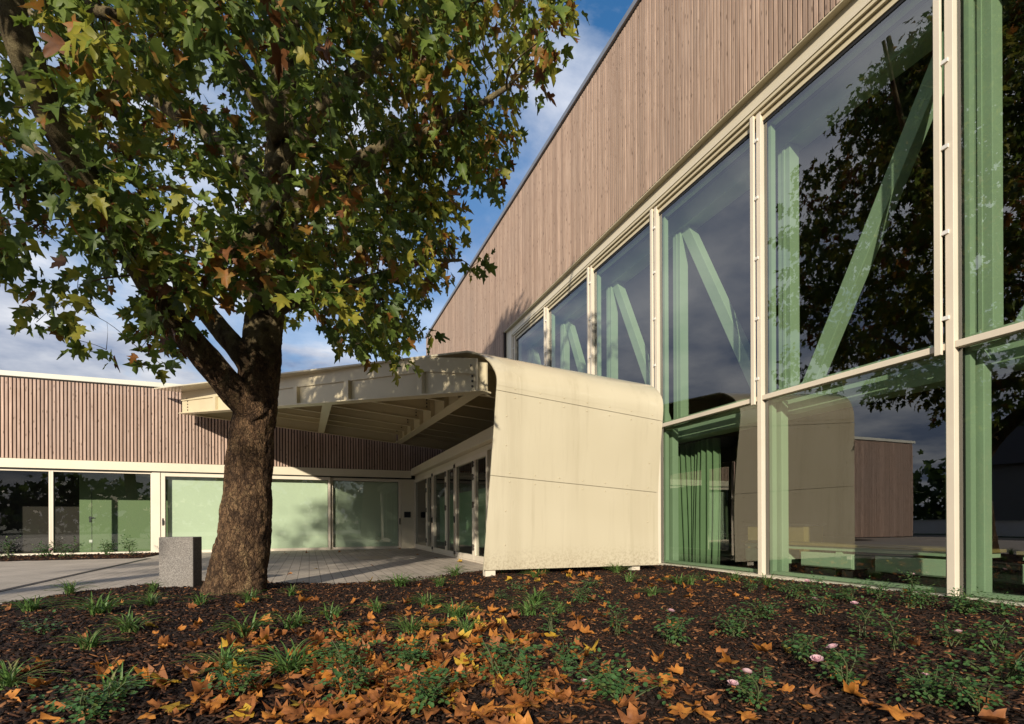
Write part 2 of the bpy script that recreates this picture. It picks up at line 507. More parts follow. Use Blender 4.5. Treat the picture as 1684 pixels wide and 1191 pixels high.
# ------------------------------------------------------------------ mesh helpers
class MB:
    def __init__(self):
        self.v, self.f, self.mi, self.sm = [], [], [], []
    def add(self, verts, faces, mi=0, smooth=False):
        o = len(self.v)
        self.v += [tuple(x) for x in verts]
        for f in faces:
            self.f.append(tuple(i + o for i in f))
            self.mi.append(mi)
            self.sm.append(smooth)
    def box(self, x0, x1, y0, y1, z0, z1, mi=0):
        if x0 > x1: x0, x1 = x1, x0
        if y0 > y1: y0, y1 = y1, y0
        if z0 > z1: z0, z1 = z1, z0
        self.add([(x0, y0, z0), (x1, y0, z0), (x1, y1, z0), (x0, y1, z0), (x0, y0, z1), (x1, y0, z1), (x1, y1, z1), (x0, y1, z1)],
                 [(0, 3, 2, 1), (4, 5, 6, 7), (0, 1, 5, 4), (1, 2, 6, 5), (2, 3, 7, 6), (3, 0, 4, 7)], mi)
    def hexa(self, bot, top, mi=0):
        self.add(list(bot) + list(top), [(0, 3, 2, 1), (4, 5, 6, 7), (0, 1, 5, 4), (1, 2, 6, 5), (2, 3, 7, 6), (3, 0, 4, 7)], mi)
    def bar(self, a, b, w, h, up=(0, 0, 1), mi=0):
        """rectangular bar from a to b; w across, h along up"""
        a, b, up = Vector(a), Vector(b), Vector(up)
        d = (b - a).normalized()
        s = d.cross(up).normalized() * (w / 2)
        q = s.normalized().cross(d).normalized() * (h / 2)
        self.hexa([a - s - q, a + s - q, b + s - q, b - s - q], [a - s + q, a + s + q, b + s + q, b - s + q], mi)
    def tube(self, pts, rad, n=10, mi=0, caps=True, wob=0.0, seed=0, bark=0.0):
        pts = [Vector(p) for p in pts]
        rings = []
        ref = Vector((0.3, 1, 0.2)).normalized()
        for i, p in enumerate(pts):
            d = (pts[min(i + 1, len(pts) - 1)] - pts[max(i - 1, 0)]).normalized()
            s = d.cross(ref)
            if s.length < 1e-3:
                s = d.cross(Vector((1, 0, 0)))
            s.normalize()
            q = d.cross(s)
            ring = []
            for k in range(n):
                a = 2 * math.pi * k / n
                dirv = s * math.cos(a) + q * math.sin(a)
                r = rad[i]
                if wob:
                    r *= 1 + wob * mnoise.noise((p + dirv * r) * 2.3 + Vector((seed, 0, 0))) + wob * 0.5 * mnoise.noise((p + dirv * r) * 7.0)
                if bark:
                    w_ = p + dirv * r
                    n_ = mnoise.noise(Vector((w_.x * 14, w_.y * 14, w_.z * 7.5)))
                    r += bark * (0.7 * (1 if n_ > 0.02 else 0) + 0.5 * mnoise.noise(w_ * 26) + 0.6 * mnoise.noise(Vector((w_.x * 5, w_.y * 5, w_.z * 2.2))))
                    low_ = max(0.0, 0.75 - w_.z) / 0.75
                    r *= 1 + low_ ** 2 * (0.06 + 0.09 * math.sin(5 * a + 0.7) + 0.05 * math.sin(3 * a))
                ring.append(p + dirv * r)
            rings.append(ring)
        verts = [x for r in rings for x in r]
        faces = []
        for i in range(len(rings) - 1):
            for k in range(n):
                faces.append((i * n + k, i * n + (k + 1) % n, (i + 1) * n + (k + 1) % n, (i + 1) * n + k))
        if caps:
            faces.append(tuple(reversed(range(n))))
            faces.append(tuple((len(rings) - 1) * n + k for k in range(n)))
        self.add(verts, faces, mi, True)
    def build(self, name, mats, parent=None, bevel=0.0):
        me = bpy.data.meshes.new(name)
        me.from_pydata(self.v, [], self.f)
        for mm in (mats if isinstance(mats, (list, tuple)) else [mats]):
            me.materials.append(mm)
        me.polygons.foreach_set('material_index', self.mi)
        me.polygons.foreach_set('use_smooth', self.sm)
        me.update()
        o = bpy.data.objects.new(name, me)
        col.objects.link(o)
        if parent is not None:
            o.parent = parent
            o.matrix_parent_inverse = parent_inv(parent)
        if bevel:
            b = o.modifiers.new('bevel', 'BEVEL')
            b.width = bevel
            b.segments = 2
            b.limit_method = 'ANGLE'
        return o

def parent_inv(p):
    # parts are modelled in world coordinates, so only a top-level parent has a place to undo
    if p.parent is not None:
        return Matrix.Identity(4)
    return (Matrix.Translation(p.location) @ p.rotation_euler.to_matrix().to_4x4()).inverted()

def empty(name, loc, label, cat, group=None):
    o = bpy.data.objects.new(name, None)
    o.empty_display_size = 0.2
    col.objects.link(o)
    o.location = loc
    tag(o, label, cat, group)
    return o

def tag(o, label=None, cat=None, group=None, kind=None):
    if label: o['label'] = label
    if cat: o['category'] = cat
    if group: o['group'] = group
    if kind: o['kind'] = kind
    return o

def bx(name, mat, parent, *a, bevel=0.0):
    b = MB()
    b.box(*a)
    return b.build(name, mat, parent, bevel)

# ------------------------------------------------------------------ ground
def sheet(name, poly, z, mat):
    b = MB()
    b.add([(x, y, z) for x, y in poly], [tuple(range(len(poly)))])
    return tag(b.build(name, mat), kind='structure')

sheet('ground', [(-700, -700), (700, -700), (700, 700), (-700, 700)], -0.06, M['lawn'])
sheet('road', [(-27, -200), (-20.5, -200), (-20.5, 200), (-27, 200)], -0.052, M['asphalt'])
sheet('forecourt', [(-20, -30), (-4.55, -30), (-4.55, 22.3), (-20, 22.3)], -0.008, M['fore'])
sheet('pavement', [(-4.55, -30), (8.1, -30), (8.1, 22.3), (-4.55, 22.3)], -0.004, M['pave'])
b = MB()
b.box(-4.61, -4.49, 6.0, 18.9, -0.05, 0.004)
tag(b.build('drain_channel', M['black']), kind='structure')
b = MB()
b.box(1.35, 2.25, 15.7, 17.1, -0.03, 0.004)
mh = b.build('manhole_cover', paint('pale_cover_plate', (0.40, 0.33, 0.24), 0.7, 0.1, 4))
tag(mh, 'pale sandy rectangular cover plate let into the grey paving', 'manhole cover')

EDGE = [(-9, 2.0), (-6, 6.3), (-3.75, 8.75), (-3.35, 9.8), (-2.6, 10.85), (-1.7, 11.1), (-0.6, 10.3), (0.5, 9.65), (2.1, 10.2), (3.0, 10.7), (3.45, 10.95), (8.0, 11.0)]
def edge_y(x):
    for (a, b_), (c, d) in zip(EDGE, EDGE[1:]):
        if a <= x <= c:
            return b_ + (d - b_) * (x - a) / (c - a)
    return 2.0 if x < -9 else 11.0
def bed_z(x, y):
    e = max(0.0, min(1.0, (edge_y(x) - y) / 0.8))
    return -0.012 + e * (0.045 + 0.05 * mnoise.noise(Vector((x * 0.55, y * 0.55, 3.3))) + 0.018 * mnoise.noise(Vector((x * 2.4, y * 2.4, 9.1))))
b = MB()
nx, ny = 150, 110
xs = [-9 + 17 * i / nx for i in range(nx + 1)]
verts, faces = [], []
for x in xs:
    ye = edge_y(x) + 0.06
    for j in range(ny + 1):
        s = j / ny
        y = -5 + (ye + 5) * s
        verts.append((x, y, bed_z(x, y) if s < 1 else -0.03))
for i in range(nx):
    for j in range(ny):
        a = i * (ny + 1) + j
        faces.append((a, a + ny + 1, a + ny + 2, a + 1))
b.add(verts, faces, 0, True)
tag(b.build('planting_bed', M['soil']), kind='structure')
# the narrow bed along the front of the low building
b = MB()
n = 60
verts = []
for i in range(n + 1):
    x = -12 + 7.25 * i / n
    for j in range(9):
        y = 19.15 + 2.75 * j / 8
        verts.append((x, y, (0.02 if 0 < j < 8 and 0 < i < n else -0.02) + 0.02 * mnoise.noise(Vector((x * 2, y * 2, 0)))))
b.add(verts, [(i * 9 + j, (i + 1) * 9 + j, (i + 1) * 9 + j + 1, i * 9 + j + 1) for i in range(n) for j in range(8)], 0, True)
tag(b.build('front_planting_bed', M['soil']), kind='structure')

# ------------------------------------------------------------------ hall
XH = 8.0
hall = empty('sports_hall', (XH, 16, 0), 'tall timber clad hall with a long wall of big glass panes', 'hall')
HY0, HY1 = -6.0, 37.0
ZC = 9.22          # lower edge of the cladding
ZR = 14.1
XC = 7.80          # face of the slats
b = MB()
k0, k1 = int(HY0 / 0.10), int(HY1 / 0.10)
for k in range(k0, k1):
    y = k * 0.10
    dx = RNG.uniform(-0.003, 0.003)
    if y >= 21.12:
        b.box(XC + dx, XC + 0.045, y + 0.017, y + 0.083, 0.05, ZC - 0.015)
        b.box(XC + dx, XC + 0.045, y + 0.017, y + 0.083, ZC, ZR)
    else:
        zj = RNG.uniform(ZC + 0.6, ZR - 0.6)
        b.box(XC + dx, XC + 0.045, y + 0.017, y + 0.083, ZC, zj - 0.003)
        dx = RNG.uniform(-0.004, 0.004)
        b.box(XC + dx, XC + 0.045, y + 0.017 + RNG.uniform(-.002, .002), y + 0.083, zj, ZR)
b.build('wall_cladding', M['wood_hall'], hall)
b = MB()
b.box(XC + 0.05, XC + 0.19, HY0, HY1, ZC + 0.01, ZR - 0.01)
b.box(XC + 0.05, XC + 0.19, 21.13, HY1, 0, ZC + 0.005)
b.build('backing_board', M['gap'], hall)
b = MB()
b.box(XC - 0.06, XC + 0.4, HY0, HY1 + 0.06, ZR + 0.07, ZR + 0.22)
b.build('roof_edge', M['zinc'], hall)
b = MB()
b.box(XC + 0.03, XC + 0.4, HY0, HY1, ZR, ZR + 0.07)
b.box(XH + 0.2, 34, HY0, HY1, 13.3, ZR + 0.05)
b.build('roof', M['gap'], hall)
b = MB()
b.box(34, 34.3, HY0, HY1, 0, 13.3)
b.box(XH + 0.2, 34, HY1 - 0.3, HY1, 0, 13.3)
b.box(XH + 0.2, 34, HY0, HY0 + 0.3, 0, 13.3)
b.box(XH + 0.2, XH + 0.4, 22.0, HY1 - 0.3, 0, 13.3)
b.box(XH + 0.2, XH + 0.4, HY0 + 0.3, 22.0, ZC, 13.3)
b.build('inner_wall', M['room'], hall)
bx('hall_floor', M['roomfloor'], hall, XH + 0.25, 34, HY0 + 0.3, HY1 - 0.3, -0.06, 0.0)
# soffit under the cladding, cream header band, stepped recess
b = MB()
b.box(XC + 0.01, XH + 0.02, HY0, 21.1, ZC - 0.03, ZC - 0.004)
b.build('cladding_soffit', M['steel'], hall)
b = MB()
b.box(XH - 0.06, XH + 0.15, HY0, 21.1, ZC - 0.30, ZC - 0.034)
b.build('window_header', M['cream'], hall)
b = MB()
b.box(XH - 0.045, XH + 0.15, HY0, 20.50, ZC - 0.37, ZC - 0.315)
b.box(XH + 0.00, XH + 0.15, HY0, 20.50, ZC - 0.45, ZC - 0.385)
b.box(XH + 0.05, XH + 0.15, HY0, 20.50, ZC - 0.56, ZC - 0.465)
b.build('screen_box', M['steel'], hall)
bx('header_gasket', M['gasket'], hall, XH + 0.07, XH + 0.2, HY0, 20.5, ZC - 0.62, ZC - 0.30)
GT = ZC - 0.60     # top of the upper glass
TZ0, TZ1 = 3.355, 3.445
# end jamb
bx('window_jamb', M['cream'], hall, XH - 0.07, XH + 0.25, 20.52, 21.12, 0, ZC - 0.035)
bx('window_sill', M['frame'], hall, XH - 0.07, XH + 0.3, HY0, 20.52, -0.14, 0.045)
MY = [4.39 + 3.187 * k for k in range(-3, 6)]
for k, y in enumerate(MY):
    mu = MB()
    mu.box(XH - 0.005, XH + 0.10, y, y + 0.10, 0.03, ZC - 0.32)
    mo = mu.build('mullion', M['frame'], hall, 0.006)
    g = MB()
    g.box(XH + 0.10, XH + 0.14, y - 0.05, y + 0.16, 0.045, GT + 0.05)
    g.build('gasket', M['gasket'], mo)
    r = MB()
    r.box(XH - 0.045, XH + 0.005, y + 0.135, y + 0.215, TZ0 - 0.06, ZC - 0.39)
    r.build('guide_rail', M['frame'], mo, 0.004)
    for z in (3.75, 4.9, 6.05, 7.2, 8.3):
        c = MB()
        c.box(XH - 0.03, XH - 0.006, y + 0.05, y + 0.134, z, z + 0.05)
        c.build('bracket', M['white'], mo)
    if k + 1 <= len(MY):
        y1 = MY[k + 1] if k + 1 < len(MY) else 20.52
        if k == len(MY) - 1:
            y1 = 20.52
        ya, yb = y + 0.10, y1 + 0.005
        if yb - ya > 0.5:
            bx('transom', M['frame'], hall, XH + 0.01, XH + 0.16, ya + 0.006, yb - 0.006, TZ0, TZ1, bevel=0.005)
            for nm, z0, z1 in (('upper_window', TZ1, GT), ('lower_window', 0.05, TZ0)):
                fr = MB()
                # inner green frame
                fr.box(XH + 0.16, XH + 0.27, ya + 0.02, ya + 0.10, z0 + 0.01, z1)
                fr.box(XH + 0.16, XH + 0.27, yb - 0.10, yb - 0.02, z0 + 0.01, z1)
                fr.box(XH + 0.165, XH + 0.265, ya + 0.10, yb - 0.10, z0 + 0.012, z0 + 0.07)
                fr.box(XH + 0.165, XH + 0.265, ya + 0.10, yb - 0.10, z1 - 0.06, z1 - 0.002)
                w = fr.build('window', M['green'], hall)
                p = MB()
                tl = [RNG.uniform(-0.004, 0.004) for _ in range(3)]
                p.add([(XH + 0.085 + tl[0], ya - 0.02, z0 - 0.01), (XH + 0.085 + tl[1], yb + 0.02, z0 - 0.01), (XH + 0.085 + tl[1] + tl[2], yb + 0.02, z1 + 0.02), (XH + 0.085 + tl[0] + tl[2], ya - 0.02, z1 + 0.02)], [(0, 1, 2, 3)][:1])
                # outward face looks towards -X
                p.f = [tuple(reversed(p.f[0]))] if False else p.f
                p.build('pane', M['glass_hall'], w)
# pane normals: make them look out towards the bed
for o in bpy.data.objects:
    if o.name.startswith('pane') and o.type == 'MESH':
        if o.data.polygons[0].normal.x > 0:
            o.data.flip_normals()
# steel truss behind the glass
XT = 8.62
for y in MY[1:]:
    c = MB()
    c.box(XT - 0.02, XT + 0.22, y - 0.13, y + 0.15, 3.47, 8.35)
    c.box(XT - 0.035, XT - 0.02, y - 0.02, y + 0.04, 3.5, 8.3)
    c.build('truss_column', M['green'], hall, 0.01)
    c = MB()
    c.box(XH + 0.33, XH + 0.50, y - 0.16, y - 0.02, 0.0, 3.34)
    c.box(XH + 0.33, XH + 0.50, y + 0.05, y + 0.19, 0.0, 3.34)
    c.build('post', M['green'], hall, 0.01)
bx('bottom_chord', M['green'], hall, XT - 0.05, XT + 0.36, HY0 + 0.4, 21.5, 3.08, 3.46, bevel=0.01)
bx('top_chord', M['green'], hall, XT - 0.05, XT + 0.36, HY0 + 0.4, 21.5, 8.3, 8.75, bevel=0.01)
YM = MY[4]
for k in range(1, len(MY) - 1):
    ya, yb = MY[k], MY[k + 1]
    if k >= 4:
        a, c_ = (XT + 0.14, ya + 0.62, 3.55), (XT + 0.14, yb - 0.22, 8.3)
    else:
        a, c_ = (XT + 0.14, yb - 0.42, 3.55), (XT + 0.14, ya + 0.30, 8.3)
    d = MB()
    d.bar(a, c_, 0.22, 0.265, (0, 1, 0.0))
    d.build('truss_brace', M['green'], hall, 0.01)

# ------------------------------------------------------------------ low building
YL = 22.2
low = empty('entrance_building', (-6, YL + 4, 0), 'long single storey timber clad building with pale sliding glass doors', 'building')
ZL0, ZL1 = 3.25, 5.9
XW0 = -19.8
b = MB()
p = 0.105
k0, k1 = int(XW0 / p), int(7.78 / p)
for k in range(k0, k1):
    x = k * p
    d = RNG.uniform(-0.003, 0.003)
    b.box(x + 0.019, x + 0.086, YL - 0.05 + d, YL, ZL0 if x > -11.6 else 0.05, ZL1)
b.build('wall_cladding', M['wood_low'], low)
b = MB()
b.box(XW0, 7.79, YL + 0.03, YL + 0.2, ZL0 + 0.005, ZL1)
b.box(XW0, -11.6, YL + 0.03, YL + 0.2, 0, ZL0 + 0.004)
b.build('backing_board', M['gap'], low)
b = MB()
for k in range(int(YL / p) + 1, int(30 / p)):
    y = k * p
    b.box(XW0 - 0.03, XW0 + 0.02, y + 0.019, y + 0.086, 0.05, ZL1)
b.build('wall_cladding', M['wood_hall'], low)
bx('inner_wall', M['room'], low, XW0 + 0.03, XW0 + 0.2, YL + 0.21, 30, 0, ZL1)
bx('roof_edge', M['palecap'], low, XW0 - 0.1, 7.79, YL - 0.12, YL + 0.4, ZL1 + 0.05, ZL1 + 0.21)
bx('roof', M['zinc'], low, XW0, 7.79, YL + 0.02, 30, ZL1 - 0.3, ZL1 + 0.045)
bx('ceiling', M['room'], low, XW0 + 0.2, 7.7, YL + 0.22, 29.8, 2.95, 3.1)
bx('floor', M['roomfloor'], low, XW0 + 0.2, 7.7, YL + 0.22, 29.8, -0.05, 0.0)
b = MB()
b.box(XW0 + 0.2, 7.7, 29.8, 30, 0, ZL1 - 0.3)
b.build('inner_wall', M['room'], low)
# lintel band and shadow gap
bx('lintel', M['cream'], low, -11.6, 4.0, YL - 0.16, YL + 0.2, 2.93, ZL0 - 0.02)
bx('shadow_gap', M['gasket'], low, -11.6, 4.0, YL - 0.10, YL + 0.15, 2.885, 2.928)
# fixed windows at the left
GB = 0.075
def framed(name, x0, x1, z0, z1, y, mat, parent, wl_=0.07, wr=0.07, wt=0.07, wb=0.07, depth=0.12):
    f = MB()
    f.box(x0, x0 + wl_, y, y + depth, z0, z1)
    f.box(x1 - wr, x1, y, y + depth, z0, z1)
    f.box(x0 + wl_, x1 - wr, y + 0.002, y + depth, z1 - wt, z1)
    f.box(x0 + wl_, x1 - wr, y + 0.002, y + depth, z0, z0 + wb)
    o = f.build(name, mat, parent, 0.004)
    g = MB()
    gw = 0.012
    g.box(x0 + wl_, x0 + wl_ + gw, y + 0.03, y + depth - 0.01, z0 + wb, z1 - wt)
    g.box(x1 - wr - gw, x1 - wr, y + 0.03, y + depth - 0.01, z0 + wb, z1 - wt)
    g.box(x0 + wl_ + gw, x1 - wr - gw, y + 0.03, y + depth - 0.01, z1 - wt - gw, z1 - wt)
    g.build('gasket', M['gasket'], o)
    q = MB()
    q.add([(x0 + wl_, y + 0.06, z0 + wb), (x1 - wr, y + 0.06, z0 + wb), (x1 - wr, y + 0.06, z1 - wt), (x0 + wl_, y + 0.06, z1 - wt)], [(0, 1, 2, 3)])
    q.build('pane', M['glass_low'], o)
    return o
framed('window', -11.6, -8.12, 0.0, 2.88, YL - 0.06, M['frame'], low, 0.07, 0.06, 0.05, 0.075)
framed('window', -8.115, -5.22, 0.0, 2.88, YL - 0.06, M['frame'], low, 0.06, 0.05, 0.05, 0.075)
bx('door_post', M['frame'], low, -5.215, -4.96, YL - 0.14, YL + 0.15, 0.0, 2.88, bevel=0.006)
def handle(parent, x, y, z, h=0.26, ln=-1):
    hb = MB()
    hb.box(x - 0.022, x + 0.022, y - 0.014, y, z - h / 2, z + h / 2)
    hb.box(x - 0.012, x + 0.012, y - 0.06, y - 0.014, z + 0.04, z + 0.065)
    hb.box(x - 0.012, x + 0.012, y - 0.075, y - 0.06, z - 0.08, z + 0.07)
    return hb.build('handle', M['black'], parent)
d1 = framed('sliding_door', -4.955, 0.80, 0.0, 2.88, YL - 0.11, M['frame'], low, 0.14, 0.09, 0.12, 0.09, 0.11)
handle(d1, -4.885, YL - 0.111, 1.12)
d2 = framed('sliding_door', 0.70, 3.60, 0.0, 2.88, YL + 0.005, M['frame'], low, 0.20, 0.11, 0.12, 0.09, 0.11)
handle(d2, 3.545, YL + 0.004, 1.12)
bx('end_panel', M['cream'], low, 3.605, 4.2, YL - 0.02, YL + 0.15, 0.0, 2.88)
bx('control_box', M['black'], low, 3.72, 3.99, YL - 0.055, YL - 0.021, 1.28, 1.52, bevel=0.01)
bx('threshold', M['frame'], low, -4.95, 4.19, YL - 0.15, YL + 0.12, -0.05, 0.012)
# pale green blinds behind the doors
bx('roller_blind', M['blind'], low, -4.80, 0.72, YL + 0.16, YL + 0.17, 0.05, 2.86)
bx('roller_blind', M['blind'], low, 0.86, 3.55, YL + 0.18, YL + 0.19, 0.05, 2.86)
# sunlit green partition with a flush door inside the left window
part = bx('partition', M['greendark'], low, -8.02, -5.0, YL + 2.0, YL + 2.12, 0, 2.94)
bx('socket', M['white'], part, -7.72, -7.62, YL + 1.98, YL + 1.999, 0.36, 0.46)
hd = MB()
hd.box(-7.72, -7.66, YL + 1.985, YL + 1.999, 1.12, 1.34)
hd.box(-7.72, -7.56, YL + 1.94, YL + 1.955, 1.28, 1.31)
hd.box(-7.70, -7.68, YL + 1.955, YL + 1.985, 1.28, 1.31)
hd.build('handle', M['black'], part)
bx('partition', M['gap'], low, -14, -8.03, YL + 2.6, YL + 2.75, 0, 2.94)
bx('door_joint', M['gasket'], part, -7.645, -7.635, YL + 1.99, YL + 1.999, 0.0, 2.4)

# folding glass wall of the entrance
XF = 4.2
fz = 2.86
b = MB()
b.box(XF - 0.22, XF + 0.10, 10.9, YL - 0.17, 3.02, 3.30)
b.box(XF - 0.02, XF + 0.14, 10.9, YL - 0.03, fz + 0.01, 3.015)
b.build('door_fascia', M['cream'], low, 0.006)
bx('foyer_roof', M['zinc'], low, XF - 0.1, 7.78, 11.0, YL - 0.07, 3.306, 3.34)
bx('side_wall', M['cream'], low, XF - 0.02, XF + 0.1, 10.9, 12.25, 0, 2.865)
bx('door_track', M['frame'], low, XF - 0.06, XF + 0.12, 12.25, YL - 0.03, -0.03, 0.03)
LY = [22.15, 19.75, 18.70, 16.73, 15.6, 13.65, 12.45]
hinge_y = (19.75, 16.73, 13.65)
for i in range(len(LY) - 1):
    y1, y0 = LY[i], LY[i + 1]
    f = MB()
    fw = 0.12
    f.box(XF - 0.05, XF + 0.05, y0 + 0.006, y0 + fw, 0.035, fz)
    f.box(XF - 0.05, XF + 0.05, y1 - fw, y1 - 0.006, 0.035, fz)
    f.box(XF - 0.048, XF + 0.05, y0 + fw, y1 - fw, 0.035, 0.17)
    f.box(XF - 0.048, XF + 0.05, y0 + fw, y1 - fw, fz - 0.12, fz)
    lf = f.build('folding_door', M['frame'], low, 0.004)
    g = MB()
    g.box(XF + 0.006, XF + 0.02, y0 + fw, y0 + fw + 0.006, 0.17, fz - 0.12)
    g.box(XF + 0.006, XF + 0.02, y1 - fw - 0.006, y1 - fw, 0.17, fz - 0.12)
    g.build('gasket', M['gasket'], lf)
    q = MB()
    q.add([(XF + 0.012, y1 - fw, 0.17), (XF + 0.012, y0 + fw, 0.17), (XF + 0.012, y0 + fw, fz - 0.12), (XF + 0.012, y1 - fw, fz - 0.12)], [(3, 2, 1, 0)])
    qo = q.build('pane', M['glass_low'], lf)
    if qo.data.polygons[0].normal.x > 0:
        qo.data.flip_normals()
    if y1 in hinge_y:
        for z in (0.30, 1.45, 2.2, 2.55):
            h = MB()
            h.box(XF - 0.085, XF - 0.051, y1 - 0.03, y1 + 0.03, z, z + 0.17)
            h.box(XF - 0.065, XF - 0.051, y1 - 0.085, y1 + 0.085, z + 0.03, z + 0.06)
            h.box(XF - 0.065, XF - 0.051, y1 - 0.085, y1 + 0.085, z + 0.11, z + 0.14)
            h.build('hinge', M['hinge'], lf)
    elif i:
        h = MB()
        h.box(XF - 0.085, XF - 0.051, y1 - 0.04, y1 + 0.01, 1.05, 1.25)
        h.build('handle', M['black'], lf)
        h = MB()
        h.tube([(XF - 0.068, y1, 0.04), (XF - 0.068, y1, fz)], [0.016, 0.016], 8)
        h.build('lock_rod', M['frame'], lf)
        for z in (0.1, 2.72):
            h = MB()
            h.box(XF - 0.09, XF - 0.051, y1 - 0.07, y1 + 0.03, z, z + 0.1)
            h.build('hinge', M['hinge'], lf)
bx('screen', M['screen'], low, 5.2, 5.23, 12.4, 22.0, 0.25, 2.15)
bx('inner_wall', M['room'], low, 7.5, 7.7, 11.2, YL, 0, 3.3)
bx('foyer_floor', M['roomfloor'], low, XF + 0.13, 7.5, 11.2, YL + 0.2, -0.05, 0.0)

# ------------------------------------------------------------------ canopy
can = empty('entrance_canopy', (3.06, 9.4, 0), 'cream steel canopy with a curved shell folding down to the bed', 'canopy')
def zb(x, y): return 3.574 + 0.0622 * (y - 9.45) - 0.0882 * (x - 3.06)
def zt(x, y): return 4.43 + 0.067 * (y - 9.95) - 0.073 * (x - 3.06)
XL_, XR_ = 3.06, 7.03
def xleft(y, z): return 3.07 - 0.6017 * (y - 9.457) + 0.0364 * (z - 0.15)   # the free edge lies in one slanting plane
PL = [(9.457, 0.15), (9.41, 1.05), (9.366, 1.94), (9.33, 2.75), (9.298, 3.54), (9.292, 3.65), (9.297, 3.77), (9.33, 3.895), (9.385, 4.00), (9.46, 4.12), (9.56, 4.22), (9.66, 4.295), (9.745, 4.34), (9.82, 4.372), (9.95, 4.425)]
PL = [(y, z, xleft(y, z)) for y, z in PL]
PR = [(10.54, 0.02), (10.56, 0.9), (10.55, 1.76), (10.47, 2.65), (10.37, 3.45), (10.35, 3.60), (10.34, 3.74), (10.345, 3.86), (10.37, 3.97), (10.43, 4.08), (10.53, 4.20), (10.66, 4.31), (10.81, 4.40), (10.97, 4.47), (11.15, 4.505)]
PR = [(y * 0.895, 1.05 + (z - 1.05) * 0.895, 7.03) for y, z in PR]
def smooth_profile(P, a, b_, sub):
    pts = []
    for i in range(a, b_):
        p0 = P[max(i - 1, 0)]; p1 = P[i]; p2 = P[i + 1]; p3 = P[min(i + 2, len(P) - 1)]
        for s in range(sub):
            t_ = s / sub
            pts.append(tuple(0.5 * ((2 * p1[k]) + (-p0[k] + p2[k]) * t_ + (2 * p0[k] - 5 * p1[k] + 4 * p2[k] - p3[k]) * t_ * t_ + (-p0[k] + 3 * p1[k] - 3 * p2[k] + p3[k]) * t_ ** 3) for k in (0, 1, 2)))
    pts.append(P[b_])
    return pts
def shell_panel(name, a, b_, gap0, gap1, extra=None):
    L_, R_ = smooth_profile(PL, a, b_, 4), smooth_profile(PR, a, b_, 4)
    if extra:
        L_, R_ = L_ + extra[0], R_ + extra[1]
    nu = 16
    outer = []
    for (ly, lz, lx), (ry, rz, rx) in zip(L_, R_):
        for i in range(nu + 1):
            s = i / nu
            outer.append(Vector((lx + (rx - lx) * s, ly + (ry - ly) * s, lz + (rz - lz) * s)))
    nv = len(L_)
    # trim the joint
    for i in range(nu + 1):
        if gap0:
            outer[i] = outer[i] + (outer[nu + 1 + i] - outer[i]).normalized() * gap0
        if gap1:
            e = (nv - 1) * (nu + 1) + i
            outer[e] = outer[e] + (outer[e - nu - 1] - outer[e]).normalized() * gap1
    mb = MB()
    fo = [(r * (nu + 1) + i, r * (nu + 1) + i + 1, (r + 1) * (nu + 1) + i + 1, (r + 1) * (nu + 1) + i) for r in range(nv - 1) for i in range(nu)]
    mb.add(outer, fo, 0, True)
    o = mb.build(name, M['shell'], can)
    sd = o.modifiers.new('thickness', 'SOLIDIFY')
    sd.thickness = 0.03
    sd.offset = -1
    es = o.modifiers.new('edges', 'EDGE_SPLIT')
    es.split_angle = math.radians(35)
    return o
shell_panel('shell_panel', 0, 2, 0, 0.005)
shell_panel('shell_panel', 2, 4, 0.005, 0.005)
shell_panel('shell_panel', 4, 14, 0.005, 0)
# dark backing behind the open joints
bkm = MB()
for k in (2, 4):
    l, r = PL[k], PR[k]
    bkm.hexa([(l[2] + .03, l[0] + .035, l[1] - .05), (XR_ - .03, r[0] + .035, r[1] - .05), (XR_ - .03, r[0] + .06, r[1] - .05), (l[2] + .03, l[0] + .06, l[1] - .05)],
             [(l[2] + .03, l[0] + .035, l[1] + .05), (XR_ - .03, r[0] + .035, r[1] + .05), (XR_ - .03, r[0] + .06, r[1] + .05), (l[2] + .03, l[0] + .06, l[1] + .05)])
bkm.build('joint_backing', M['steel'], can)
# roof sheet
TIP = (-5.05, 21.66)
rs = MB()
poly = [(2.925, 9.955), (TIP[0], TIP[1]), (7.55, 21.66), (7.03, 9.985)]
rs.hexa([(x, y, zt(x, y) - 0.035) for x, y in poly], [(x, y, zt(x, y)) for x, y in poly])
rs.build('roof_sheet', M['shell'], can)
# edge beam from the shell corner to the tip
A = Vector((3.15, 9.50, 0)); T = Vector((-4.2, 21.6, 0))
dirA = (T - A).normalized()
nrm = Vector((dirA.y, -dirA.x, 0))
if nrm.y > 0: nrm = -nrm      # towards the viewer
def eb(s, off): 
    p_ = A.lerp(T, s) + nrm * off
    return p_.x, p_.y
def edge_box(mb, s0, s1, o0, o1, fz0, fz1, n=10):
    for i in range(n):
        a_, c_ = s0 + (s1 - s0) * i / n, s0 + (s1 - s0) * (i + 1) / n
        P4 = [eb(a_, o0), eb(c_, o0), eb(c_, o1), eb(a_, o1)]
        mb.hexa([(x, y, fz0(x, y)) for x, y in P4], [(x, y, fz1(x, y)) for x, y in P4])
def ztop(x, y):
    z = zt(x, y) - 0.037
    if y < 10.0:
        z = min(z, 4.05 + (y - 9.45) * 0.72)
    return z
e = MB()
edge_box(e, 0.0, 1.0, -0.05, -0.015, zb, ztop)
edge_box(e, 0.0, 1.0, -0.15, 0.10, lambda x, y: zb(x, y) - 0.03, zb)
ebo = e.build('edge_beam', M['steel'], can)
e = MB()
edge_box(e, 0.015, 1.0, -0.012, 0.02, lambda x, y: ztop(x, y) - 0.30, ztop)
e.build('edge_band', M['steel'], can)
